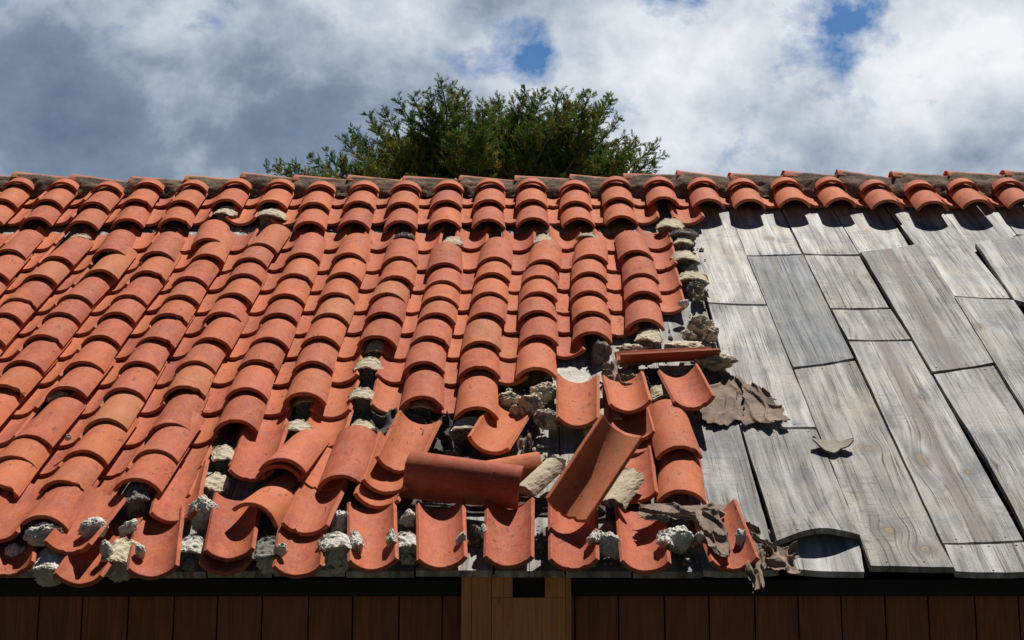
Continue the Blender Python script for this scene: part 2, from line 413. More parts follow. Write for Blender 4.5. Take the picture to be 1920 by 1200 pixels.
def loose(p0, p1, roll, name, label, group=None, key='red', me=None, mid=None):
    """tile given by nose centre (px, py, h) and head centre (px, py, h)"""
    A = rw(at(*p0)); B = on_ray(A, p1[0], p1[1]) if p1[2] is None else rw(at(*p1))
    return put_tile(me or rnd.choice(COVERS if name == 'cover_tile' else PANS), A, B, roll, name, label, group, key)

# ---- cover columns: (x left tip, y, x right tip, y) of every nose, read down each column
CV = {
 14: [(1160,486,1225,490),(1169,530,1236,534),(1171,565,1242,567),(1174,619,1245,619)],
 13: [(1076,495,1139,497),(1072,530,1139,529),(1070,565,1139,566),(1073,602,1146,605),(1074,642,1147,644)],
 12: [(985,507,1053,505),(978,537,1046,535),(976,566,1045,567),(972,602,1044,603),(972,648,1048,650),(967,711,1045,710)],
 11: [(894,499,960,503),(889,528,956,534),(884,566,951,570),(877,604,947,609),(865,659,939,662),(861,709,938,708),(852,784,935,789)],
 10: [(799,508,866,515),(796,543,864,549),(790,573,859,578),(783,605,854,610),(769,650,842,652),(756,698,834,702),(751,765,832,767)],
 9: [(716,497,781,503),(709,532,775,541),(692,567,760,571),(684,602,755,609),(669,648,744,652)],
 8: [(622,489,686,497),(611,526,677,534),(595,567,665,570),(584,606,653,610),(565,651,636,652),(548,697,624,701),(531,754,611,763)],
 7: [(535,490,600,495),(519,529,586,536),(502,567,571,574),(487,604,557,610),(470,651,539,656),(447,692,519,700),(424,747,500,752),(403,808,481,813)],
 6: [(456,472,520,477),(435,500,501,504),(424,530,490,534),(403,566,473,573),(381,601,450,609),(359,648,434,660),(328,696,404,701),(305,742,385,750),(276,813,360,820),(246,864,335,870),(212,922,302,922)],
 5: [(360,467,421,463),(354,490,421,500),(321,537,390,538),(304,570,372,575),(280,605,352,611),(252,648,329,658),(221,697,299,701),(192,747,274,752),(154,807,242,809),(117,867,202,870),(71,926,162,926),(30,993,130,995)],
 4: [(262,486,326,494),(244,524,309,530),(206,570,276,575),(182,602,255,609),(149,646,228,654),(117,696,196,702),(82,745,166,748),(12,836,100,842),(-20,874,70,884),(-58,927,37,938)],
 3: [(172,484,237,487),(154,521,221,529),(104,570,175,574),(77,602,152,609),(42,646,120,651),(4,696,84,699),(-37,741,50,746),(-93,806,-3,813)],
 2: [(71,496,139,502),(37,531,110,537),(-2,576,69,582),(-30,604,46,610),(-64,646,11,650),(-105,694,-25,699)],
 1: [(-18,482,50,490),(-50,524,19,532),(-92,572,-15,577)],
 0: [(-100,484,-38,488)],
}
TAN = {(3, 1), (9, 2), (8, 3), (11, 4), (6, 7), (5, 8), (2, 1)}
REDS = {(7, 7), (5, 2), (9, 0), (14, 1), (12, 1), (6, 8), (3, 5), (2, 0), (4, 7), (9, 4), (10, 6), (11, 5)}
H_TIP = .052
VPX, VPY = 985, -700
def centre(t): return ((t[0] + t[2]) / 2, (t[1] + t[3]) / 2)
CC = {k: [centre(t) for t in v] for k, v in CV.items()}
def colx(k, y):
    """x of the centre line of cover column k at photo height y"""
    if k < 0: return colx(0, y) - (colx(1, y) - colx(0, y)) * (-k)
    if k > 14: return colx(14, y) + (colx(14, y) - colx(13, y)) * (k - 14)
    pts = CC[k]
    if y <= pts[0][1]: x0, y0 = pts[0]; return x0 + (x0 - VPX) / (y0 - VPY) * (y - y0)
    if y >= pts[-1][1]: x0, y0 = pts[-1]; return x0 + (x0 - VPX) / (y0 - VPY) * (y - y0)
    for a, b in zip(pts, pts[1:]):
        if a[1] <= y <= b[1]: return a[0] + (b[0] - a[0]) * (y - a[1]) / (b[1] - a[1])
def place_on(cx, cy, dirv, h, tilt, length=TL):
    A = at(cx, cy, h); d = Vector((dirv[0], dirv[1], 0)).normalized()
    return rw(A), rw(A + Vector((d.x * length * math.cos(tilt), d.y * length * math.cos(tilt), -length * math.sin(tilt))))

RIGHTN = {14: 'rightmost', 13: 'second', 12: 'third', 11: 'fourth', 10: 'fifth', 9: 'sixth', 8: 'seventh', 7: 'eighth', 6: 'ninth', 5: 'tenth', 4: 'eleventh', 3: 'twelfth', 2: 'thirteenth', 1: 'fourteenth', 0: 'fifteenth'}
def colname(k):
    return 'rightmost column' if k == 14 else RIGHTN[k] + ' column from the right'
for k, tips in CV.items():
    P = [at(*c, H_TIP) for c in CC[k]]
    for i, q in enumerate(P):
        lo = P[min(i + 1, len(P) - 1)]; hi_ = P[max(i - 1, 0)]
        d = Vector((hi_.x - lo.x, hi_.y - lo.y)) if len(P) > 1 else Vector((0, 1))
        d = Vector((d.x / max(d.y, .05), 1.0)); d.x = d.x * .75 + rnd.uniform(-.022, .022)
        lift = {0: .040, 1: .026, 2: .014, 3: .006}.get(len(P) - 1 - i, 0) * {5: 1, 6: .9, 7: .4, 4: .6, 11: .35, 10: .25, 9: .2, 8: .3}.get(k, 0)
        A, B = place_on(CC[k][i][0], CC[k][i][1], d, H_TIP + lift + rnd.uniform(-.002, .003), R(4.2 + lift * 60))
        key = 'tan' if (k, i) in TAN else 'red' if (k, i) in REDS else rnd.choice(['rose', 'rose', 'orange', 'red', 'orange'])
        last = i == len(tips) - 1
        lab = '%s arched cover tile, %s, %s' % ({'tan': 'tan', 'red': 'reddish', 'rose': 'terracotta', 'orange': 'orange'}[key],
              'lowest' if last else ORD[i] + ' from the top', colname(k))
        ct_ = put_tile(rnd.choice(COVERS), A, B, rnd.uniform(-.05, .05), 'cover_tile', lab, 'arched cover tiles in the sloping columns', key)
        if i == 0: ct_.scale = (1, .86, 1)

# ---- pan columns: k lies between cover columns k and k+1
ROWS = [474, 512, 551, 590, 632, 677, 725, 782, 840, 897, 952]
LASTROW = {14: 4, 13: 5, 12: 6, 11: 7, 10: 8, 9: 8, 8: 9, 7: 10, 6: 11, 5: 11, 4: 11, 3: 11, 2: 9, 1: 6, 0: 5, -1: 3}
PANX = {(14, 0): 1230, (14, 1): 1237, (14, 2): 1245, (14, 3): 1253}
pan_count = {}
for k, nrow in LASTROW.items():
    for i in range(nrow):
        y = ROWS[i] + rnd.uniform(-2.5, 2.5)
        if (k, i) == (8, 7): y = 788
        if (k, i) in ((8, 8), (7, 8)): y = 846
        xa = PANX.get((k, i)) or (colx(k, y) + colx(k + 1, y)) / 2
        yb = y - 40; xb = PANX.get((k, i), 0) and PANX[(k, i)] - 8 or (colx(k, yb) + colx(k + 1, yb)) / 2
        if xa < -90: continue
        a = at(xa, y, .012); b_ = at(xb, yb, .012)
        d = Vector(((b_.x - a.x) / max(b_.y - a.y, .05) * .8 + rnd.uniform(-.02, .02), 1.0))
        # the pan hangs upside down: tips up, crown resting low
        A = Vector((a.x, a.y, .052)); dd = Vector((d.x, d.y, 0)).normalized(); t = R(3.4)
        Bq = A + Vector((dd.x * TL * math.cos(t), dd.y * TL * math.cos(t), -TL * math.sin(t)))
        key = rnd.choice(['orange', 'orange', 'rose', 'red', 'orange'])
        pos = 'right of the rightmost cover column' if k == 14 else 'right of the %s cover column from the right' % RIGHTN[k] if k >= 0 else 'at the far left edge'
        pt_ = put_tile(rnd.choice(PANS), rw(A), rw(Bq), math.pi + rnd.uniform(-.04, .04), 'pan_tile',
                 'upturned pan tile, %s down, %s' % (ORD[i], pos), 'upturned pan tiles between the cover columns', key)
        if i == 0: pt_.scale = (1, .66, 1)

# ---- the two courses under the ridge
RB = [(-25,389,31,391),(60,390,117,392),(145,391,205,401),(225,388,284,393),(312,390,368,395),(394,391,454,391),(480,388,536,396),(558,394,618,399),(643,393,701,396),(725,395,783,397),(807,391,865,395),(887,390,946,393),(968,390,1027,392),(1050,393,1110,396),(1132,385,1189,390),(1216,387,1272,386),(1300,389,1358,391),(1378,390,1435,391),(1463,389,1518,388),(1548,388,1606,388),(1635,390,1694,394),(1719,393,1780,396),(1805,390,1864,393),(1892,389,1950,391)]
RC = [(-52,420,3,424),(37,422,96,428),(122,430,185,433),(207,427,270,428),(296,427,358,427),None,None,(549,431,611,434),(632,430,693,432),(720,430,781,433),(803,428,864,431),(886,428,946,430),(968,425,1030,426),(1055,426,1115,426),(1135,420,1196,424)]
GR = 'arched cover tiles in the courses under the ridge'
for i, t in enumerate(RB):
    cx, cy = centre(t)
    sl = (cx - VPX) / (cy - VPY)
    a = at(cx, cy, .056); b_ = at(cx - sl * 30, cy - 30, .056)
    d = Vector(((b_.x - a.x) / (b_.y - a.y) + rnd.uniform(-.03, .03), 1.0))
    A, B = place_on(cx, cy, d, .056, R(4.2))
    put_tile(rnd.choice(COVERS), A, B, rnd.uniform(-.03, .03), 'cover_tile', 'arched cover tile, %s from the left in the second course under the ridge' % ORD[i], GR, rnd.choice(['rose', 'orange', 'orange']))
    A, B = place_on(cx - sl * 33, cy - 33.5 + rnd.uniform(-1.5, 1), Vector((d.x + rnd.uniform(-.02, .02), 1)), .064, R(1), .2)
    o = put_tile(rnd.choice(COVERS), A, B, rnd.uniform(-.03, .03), 'cover_tile', 'short visible cover tile, %s from the left tight under the ridge mortar' % ORD[i], GR, rnd.choice(['rose', 'orange'])); o.scale = (1, .19, .95)
for i, t in enumerate(RC):
    if not t: continue
    cx, cy = centre(t); sl = (cx - centre(RB[i])[0]) / (cy - centre(RB[i])[1])
    a = at(cx, cy, .050); b_ = at(cx - sl * 30, cy - 30, .050)
    d = Vector(((b_.x - a.x) / (b_.y - a.y) + rnd.uniform(-.02, .02), 1.0))
    A, B = place_on(cx, cy, d, .050, R(4.1))
    nm = ORD[i] + ' from the left'
    put_tile(rnd.choice(COVERS), A, B, rnd.uniform(-.03, .03), 'cover_tile', 'arched cover tile, %s, bottom course above the long gap' % nm, GR, rnd.choice(['rose', 'orange', 'red']))
for row, yy, n_ in ((0, 389, 24), (1, 423, 16)):
    for i in range(-1, n_ - 1 if row == 0 else n_):
        t0 = centre(RB[max(i, 0)]); t1 = centre(RB[min(i + 1, 23)])
        if i < 0: x = t0[0] - 42
        else: x = (t0[0] + t1[0]) / 2
        y0 = (t0[1] + t1[1]) / 2
        sl = (x - VPX) / (y0 - VPY); x = x + sl * (yy - 391) * (.9 if x < VPX else .6)
        if row == 1 and i == 15: x = 1291; 
        y = yy + rnd.uniform(-1.5, 1.5)
        a = at(x, y, .016)
        A = Vector((a.x, a.y, .052)); t = R(3.4); dx = rnd.uniform(-.03, .03)
        Bq = A + Vector((dx * TL, TL * math.cos(t), -TL * math.sin(t)))
        put_tile(rnd.choice(PANS), rw(A), rw(Bq), math.pi + rnd.uniform(-.04, .04), 'pan_tile',
                 'upturned pan tile, %s from the left in the %s course under the ridge' % (ORD[i + 1], 'upper' if row == 0 else 'lower'),
                 'upturned pan tiles in the courses under the ridge', rnd.choice(['rose', 'orange', 'orange']))

# ---- ridge cap and its mortar bed
RX = [-72, 32, 140, 249, 353, 457, 555, 655, 758, 863, 965, 1068, 1167, 1268, 1365, 1466, 1567, 1668, 1771, 1877, 1980]
RYL = [324, 323, 328, 332, 329, 323.5, 329, 329, 331, 329.5, 330, 327.5, 326, 320, 325, 321, 319, 322, 321, 320, 321]
RYR = [331, 333, 341, 337.5, 337.5, 334, 336.5, 338, 336, 338, 335, 335.5, 327, 332, 330, 328.5, 333.5, 330, 328, 329, 329]
VR = at(960, 372, 0).y + .115                 # peak of the deck
HR = .148                                      # height of the crest above the deck plane there
def ridge_pt(px, py):
    """point of the vertical plane through the ridge seen at px,py"""
    d = ray(px, py); base = SV * VR + NV * .05; t = (base.y - CAM.y) / d.y
    return CAM + d * t
for i, (x0, yl, yr) in enumerate(zip(RX, RYL, RYR)):
    x1 = RX[i + 1] + 12 if i + 1 < len(RX) else x0 + 115
    A = ridge_pt(x0, yl); B = ridge_pt(x1, yr + (yr - yl) * .1)
    y = (B - A).normalized(); zz = Vector((0, 0, 1)); x = y.cross(zz).normalized(); zz = x.cross(y)
    me = rnd.choice(COVERS)
    o = link('ridge_tile', me, None, A - zz * RISE, Matrix((x, y, zz)).transposed())
    o.scale = (1.0, min(1.0, ((B - A).length + .03) / TL), 1.0)
    tint(o, rnd.choice(['rose', 'rose', 'orange'])); tag(o, 'terracotta cap tile on the ridge, %s from the left' % ORD[i], 'ridge tile', 'cap tiles along the ridge')
# mortar bed: bumpy face between the caps and the top course
V, F = [], []; NX, NZ = 420, 14
for i in range(NX + 1):
    px = -140 + 2220 * i / NX
    # top edge follows the underside of the caps
    j = max(q for q in range(len(RX)) if RX[q] <= max(px, RX[0])); x1 = RX[j + 1] if j + 1 < len(RX) else RX[j] + 104
    f = (px - RX[j]) / (x1 - RX[j]); f = min(max(f, 0), 1)
    ytop = RYL[j] + (RYR[j] - RYL[j]) * f + 7.5 + 2.5 * noise.noise((px * .03, 1, 1)) + (3 * max(0, 1 - f * 9) if f < .12 else 0)
    T = ridge_pt(px, ytop) - Vector((0, .062, 0))
    Bm = rw(at(px, 369, .028)); Bm.x = T.x
    for k in range(NZ + 1):
        q = k / NZ; p = Bm.lerp(T, q)
        p = p + Vector((0, -1, .3)).normalized() * ((.008 * math.sin(math.pi * q) + .009 * noise.noise(p * 18) + .006 * noise.noise(p * 55) + .003 * noise.noise(p * 140)) * (1 - q ** 4))
        V.append(p)
    V.append(T + Vector((0, .05, -.004)))
for i in range(NX):
    for k in range(NZ + 1):
        a = i * (NZ + 2) + k; b_ = a + NZ + 2; F.append((a, b_, b_ + 1, a + 1))
tag(mk('ridge_mortar', V, F, [M_RIDGE], None, True), 'dark brown crumbly mortar bed running under the ridge cap tiles', 'mortar')

# ------------------------------------------------------------------ building below
bld = bpy.data.objects.new('wooden_building', None); COL.objects.link(bld)
tag(bld, 'wooden building with dark plank wall and square post under the eaves', 'building')
XL, XR = -4.5, 4.5
# deck of old planks under the tiles
seams = [(-640, 0)] ; V, F = [], []
GZ = -2.75
def roofbox(u0, u1, v0, v1, h0, h1, u0t=None, u1t=None):
    u0t = u0 if u0t is None else u0t; u1t = u1 if u1t is None else u1t
    pts = [(u0, v0, h0), (u1, v0, h0), (u0t, v1, h0), (u1t, v1, h0), (u0, v0, h1), (u1, v0, h1), (u0t, v1, h1), (u1t, v1, h1)]
    v = [rw(p) for p in pts]; f = [(0, 2, 3, 1), (4, 5, 7, 6), (0, 1, 5, 4), (2, 6, 7, 3), (0, 4, 6, 2), (1, 3, 7, 5)]
    return v, f
parts = []; uR = at(1316, 1068, 0).x; u = uR; VE = at(960, 1066, 0).y
while u > XL:
    wd = rnd.uniform(.17, .24)
    parts.append(roofbox(u - wd + .005, u, VE - .01 + rnd.uniform(-.006, .004), VR - .02, -.024, -.002)); u -= wd
ub, ut = at(2000, 1070).x, at(2010, 392).x
parts.append(roofbox(ub, XR, VE, VR - .02, -.075, -.052, ut, XR))
RFI = RF.transposed()
def part_local(verts): return [RFI @ Vector(v) for v in verts]
V, F = merge(parts); o = mk('roof_deck', part_local(V), F, [M_DECK], None, False, bld); o.matrix_world = RF.to_4x4(); o['label'] = 'old grey sheathing planks under the tiles'
# rafters, back slope, gables
for x in np.arange(XL + .1, XR, .62):
    v, f = roofbox(x, x + .07, VE + .06, VR - .03, -.17, -.055); mk('rafter', v, f, [M_BLACK], None, False, bld)
pk = rw((0, VR, 0))
backs = [Vector((XL, pk.y + .03, pk.z - .02)), Vector((XR, pk.y + .03, pk.z - .02)), Vector((XR, pk.y + 3.2, pk.z - 2.2)), Vector((XL, pk.y + 3.2, pk.z - 2.2))]
v = backs + [p - Vector((0, 0, .05)) for p in backs]
mk('back_roof_slope', v, [(0, 1, 2, 3), (7, 6, 5, 4), (0, 4, 5, 1), (1, 5, 6, 2), (2, 6, 7, 3), (3, 7, 4, 0)], [M_DECK], None, False, bld)
def wall_px(px, py, Y):
    d = ray(px, py); t = (Y - CAM.y) / d.y; return CAM + d * t
YW = .10
ztop = wall_px(960, 1070, YW).z
planks = []; x = XL
seed_x = wall_px(0, 1150, YW).x
pxw = 82 / FP * (YW - CAM.y); x = seed_x - 60 * pxw / 4 * 4 / 60 * 40
while x < XR:
    wdt = pxw * rnd.uniform(.95, 1.05)
    planks.append(box(x + .0025, x + wdt - .0025, YW, YW + .022, GZ, -.03)); x += wdt
V, F = merge(planks); mk('wall', V, F, [M_WALL], None, False, bld)
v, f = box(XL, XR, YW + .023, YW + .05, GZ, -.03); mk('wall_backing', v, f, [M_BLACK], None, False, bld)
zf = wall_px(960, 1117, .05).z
v, f = box(XL, wall_px(863, 1100, .05).x - .003, .05, YW - .003, zf, -.032); mk('fascia_beam', v, f, [M_BLACK], None, False, bld)  # beam fills the shaded soffit strip, its shade put into the black colour
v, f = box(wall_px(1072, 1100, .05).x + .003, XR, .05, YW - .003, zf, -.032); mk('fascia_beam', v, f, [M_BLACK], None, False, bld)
for xs in (XL, XR - .03):
    v = [(xs, YW + .06, GZ), (xs, pk.y + 3.1, GZ), (xs, pk.y + 3.1, pk.z - 2.22), (xs, pk.y, pk.z - .08), (xs, YW + .06, -.09)]
    v += [(a + .03, b_, c) for a, b_, c in v]
    mk('gable_wall', v, [(0, 1, 2, 3, 4), (9, 8, 7, 6, 5), (0, 5, 6, 1), (1, 6, 7, 2), (2, 7, 8, 3), (3, 8, 9, 4), (4, 9, 5, 0)], [M_WALL], None, False, bld)
v, f = box(XL, XR, pk.y + 3.08, pk.y + 3.12, GZ, pk.z - 2.22); mk('back_wall', v, f, [M_WALL], None, False, bld)
# post built of squared boards with a notch
YP = .015
def pxx(px): return wall_px(px, 1130, YP).x
zt = wall_px(960, 1077, YP).z; zn = wall_px(960, 1120, YP).z
post = [box(pxx(865), pxx(884), YP + .004, .05, GZ, zt), box(pxx(885), pxx(921), YP, .05, GZ, zt), box(pxx(922), pxx(1060), YP + .003, .05, GZ, zn - .001),
        box(pxx(922), pxx(961), YP + .003, .05, zn, zt), box(pxx(1022), pxx(1060), YP + .003, .05, zn, zt), box(pxx(1061), pxx(1071), YP + .008, .05, GZ, zt)]
V, F = merge(post); mk('post', V, F, [M_POST], None, False, bld)
v, f = box(pxx(962), pxx(1021), YP + .03, .09, zn + .001, zt - .004); mk('rafter_tail', v, f, [M_BLACK], None, False, bld)  # rafter end coloured black to paint the shade inside the notch

# ground
n = 40; V = []; F = []
for j in range(n + 1):
    for i in range(n + 1):
        x = -1500 + 3000 * i / n; y = -1500 + 3000 * j / n; V.append((x, y, GZ))
for j in range(n):
    for i in range(n): a = j * (n + 1) + i; F.append((a, a + 1, a + n + 2, a + n + 1))
tag(mk('ground', V, F, [M_SOIL], None, False), kind='structure')

# ------------------------------------------------------------------ the bare boards on the right
def board(quad, label, h=0.0, th=.021, warp=None, seed=0, shade=1.0, nails=(1, 1), tone=(1, 1, 1), edge=None, name='roof_board', knots=(), stripe=None):
    """quad: photo points TL, TR, BR, BL on the top face; edge(f) lets the left edge bow"""
    r = random.Random(seed); q = [at(x, y, h) for x, y in quad]
    TLp, TRp, BRp, BLp = q
    L = ((TLp + TRp) / 2 - (BLp + BRp) / 2); L.z = 0; ang = math.atan2(L.x, L.y)
    O = BLp.copy(); rot = Matrix.Rotation(-ang, 3, 'Z')
    inv = rot.transposed(); NXb, NYb = 8, max(4, int(L.length / .06)); V, F = [], []
    for s_ in (0, 1):
        for j in range(NYb + 1):
            g = j / NYb
            for i in range(NXb + 1):
                f = i / NXb
                p = (BLp.lerp(BRp, f)).lerp(TLp.lerp(TRp, f), g)
                if edge and i == 0: p.x += edge(g)
                # worn outline
                if i in (0, NXb): p.x += .0025 * noise.noise((seed * 3.1 + i, g * L.length * 9, 0))
                if j in (0, NYb): p.y += .004 * noise.noise((seed * 5.3 + j, f * 5, 2))
                z = h + .0015 * noise.noise((f * 3 + seed, g * 4, 1)) + .004 * (2 * f - 1) ** 2 * r.choice([1]) * (1 if seed % 2 else .3)
                if warp: z += warp(f, g)
                p = Vector((p.x, p.y, z - (th if s_ else 0))) - Vector((O.x, O.y, 0))
                V.append(inv @ p)
    nrow = NXb + 1; cnt = nrow * (NYb + 1)
    for j in range(NYb):
        for i in range(NXb):
            a = j * nrow + i; F.append((a, a + 1, a + nrow + 1, a + nrow)); F.append((cnt + a, cnt + a + nrow, cnt + a + nrow + 1, cnt + a + 1))
    ntop = len(F)
    for i in range(NXb):
        F.append((i, cnt + i, cnt + i + 1, i + 1)); a = NYb * nrow + i; F.append((a, a + 1, cnt + a + 1, cnt + a))
    for j in range(NYb):
        a = j * nrow; F.append((a, a + nrow, cnt + a + nrow, cnt + a)); a = j * nrow + NXb; F.append((a, cnt + a, cnt + a + nrow, a + nrow))
    mat = M_WOOD
    if knots or stripe:
        loc_ = []
        for kx, ky, kr in knots:
            p = at(kx, ky, h); p = inv @ (Vector((p.x, p.y, 0)) - Vector((O.x, O.y, 0))); loc_.append((p.x, p.y, kr))
        mat = weathered('weathered_wood_marked', spots=loc_, stripe=stripe)
    sm = [True] * ntop + [False] * (len(F) - ntop)
    V, F = unshare(V, F, sm)
    M = RF @ rot
    o = mk(name, V, F, [mat], None, sm, None, rw((O.x, O.y, 0)), M)
    o.color = (shade * tone[0], shade * tone[1], shade * tone[2], 1)
    tag(o, label, 'board', 'bare weathered boards of the roof deck')
    # nail heads near the ends
    def topz(f, g):
        return h + .0015 * noise.noise((f * 3 + seed, g * 4, 1)) + .004 * (2 * f - 1) ** 2 * (1 if seed % 2 else .3) + (warp(f, g) if warp else 0)
    for e, k in ((1, nails[0]), (0, nails[1])):
        for i in range(k):
            f = (i + .5) / k + r.uniform(-.08, .08); g = 1 - r.uniform(.035, .05) * .25 / max(L.length, .25) * 2 if e else r.uniform(.035, .06) * .25 / max(L.length, .25) * 2
            p = (BLp.lerp(BRp, f)).lerp(TLp.lerp(TRp, f), g); p = Vector((p.x, p.y, topz(f, g) + .0003)) - Vector((O.x, O.y, 0)); c = inv @ p
            rr = .0034; vs = [c + Vector((math.cos(t) * rr, math.sin(t) * rr, 0)) for t in np.linspace(0, 2 * math.pi, 9)[:-1]]
            vs += [c + Vector((math.cos(t) * rr * .6, math.sin(t) * rr * .6, .0018)) for t in np.linspace(0, 2 * math.pi, 9)[:-1]]
            fs = [(q_, (q_ + 1) % 8, 8 + (q_ + 1) % 8, 8 + q_) for q_ in range(8)] + [tuple(range(8, 16))]
            nn = mk('nail', vs, fs, [M_IRON], None, False, o)
    return o
board([(1172,385),(1270,385),(1460,1070),(1318,1072)], 'long grey board running beside the broken tile edge', seed=1, shade=1.0, nails=(2, 2))
board([(1271,385),(1361,385),(1437,571),(1328,567)], 'bright silver board at the top beside the stacked mortar stubs', seed=2, shade=1.42, nails=(2, 3), tone=(1, .99, .96))
board([(1329,571),(1438,575),(1529,802),(1388,799)], 'grey curved-grain board ending under the torn felt', seed=3, shade=1.2, nails=(2, 2))
board([(1391,803),(1530,806),(1612,1003),(1457,1014)], 'board with lower end curled up in an arch above the eave', seed=4, shade=0.88, nails=(3, 2), h=.004,
      warp=lambda f, g: .034 * math.sin(math.pi * f) * max(0, 1 - g * 3.2) ** 1.5)
board([(1440,995),(1606,995),(1621,1074),(1478,1068)], 'short board stub at the eave under the curled board', seed=5, shade=1.1, h=-.020, nails=(0, 0))
board([(1364,385),(1459,385),(1503,476),(1400,479)], 'short pale board under the ridge, with a small dark knot', seed=6, knots=[(1442,447,.010)], shade=1.35, nails=(0, 2))
board([(1401,482),(1505,479),(1600,673),(1487,690)], 'dark grey rippled board in the second row from the ridge', seed=7, shade=0.74, h=.003, nails=(2, 2), tone=(.94, 1, 1.08))
board([(1489,694),(1603,677),(1787,1069),(1632,1055)], 'long board with two brown knots reaching the eave', seed=8, knots=[(1667,994,.016),(1735,1030,.015),(1628,841,.014)], shade=0.92, nails=(3, 2), h=.001, tone=(1.02, 1, .95), warp=lambda f, g: .012 * (1 - f) * 0 + -.010 * (1 - 2 * f) * max(0, 1 - g * 9))
board([(1462,385),(1555,385),(1610,478),(1507,476)], 'pale board under the ridge between two dark seams', seed=9, knots=[(1556,473,.010)], shade=1.35, nails=(0, 2))
board([(1508,479),(1611,481),(1666,577),(1558,578)], 'short brownish board with a knot near its right edge', seed=10, knots=[(1628,519,.012),(1640,530,.006)], shade=1.08, nails=(1, 2), tone=(1.02, 1, .97))
board([(1560,582),(1669,581),(1707,637),(1590,638)], 'very short board with cracked lower end', seed=11, shade=1.02, nails=(2, 1), tone=(1.03, 1, .97))
board([(1592,641),(1711,640),(1918,1013),(1768,1019)], 'long board with a brown stripe down its middle', seed=12, knots=[(1727,744,.010),(1815,886,.008)], stripe=(.125, .045), shade=1.02, nails=(2, 2), h=-.001)
board([(1770,1023),(1932,1018),(1958,1073),(1792,1073)], 'short board at the eave in the right corner', seed=13, shade=1.0, h=-.004, nails=(3, 1))
board([(1558,385),(1655,385),(1704,461),(1611,475)], 'pale board under the ridge with long fine grain', seed=14, shade=1.38, nails=(0, 2))
board([(1614,473),(1727,458),(1868,680),(1748,698)], 'wide overlapping board with smoky grey grain', seed=15, stripe=(.10, .05), knots=[(1745,610,.008)], shade=0.92, h=.008, nails=(3, 3))
board([(1750,700),(1870,684),(2100,1060),(1934,1020)], 'curved-edge board beside the open gap at lower right', seed=16, knots=[(1860,872,.009)], shade=0.95, h=.002, nails=(2, 0), edge=lambda g: .012 * math.sin(math.pi * min(1, g * 1.2)))
board([(1658,385),(1755,385),(1896,560),(1789,556)], 'long pale board crossing from the ridge to the right', seed=17, shade=1.25, h=.002, nails=(0, 3))
board([(1790,557),(1900,563),(2066,800),(1945,808)], 'raised board with dark left edge and a knot hole', seed=18, knots=[(1832,612,.012)], shade=1.0, h=.016, nails=(3, 0))
board([(1758,385),(1860,385),(1905,442),(1826,474)], 'light board under the ridge ending at an open gap', seed=19, shade=1.3, h=-.002, nails=(0, 1))
board([(1829,455),(1925,440),(2045,600),(1902,562)], 'raised board at the right edge with dark lower edge', seed=20, shade=1.08, h=.018, nails=(2, 0))
board([(1864,385),(1975,385),(2015,440),(1907,441)], 'light board in the upper right corner under the ridge', seed=21, shade=1.3, nails=(0, 0))
board([(2018,385),(2400,385),(2700,1075),(2110,1075)], 'outermost board beyond the right edge', seed=22, shade=1.0, h=-.01, nails=(0, 0))

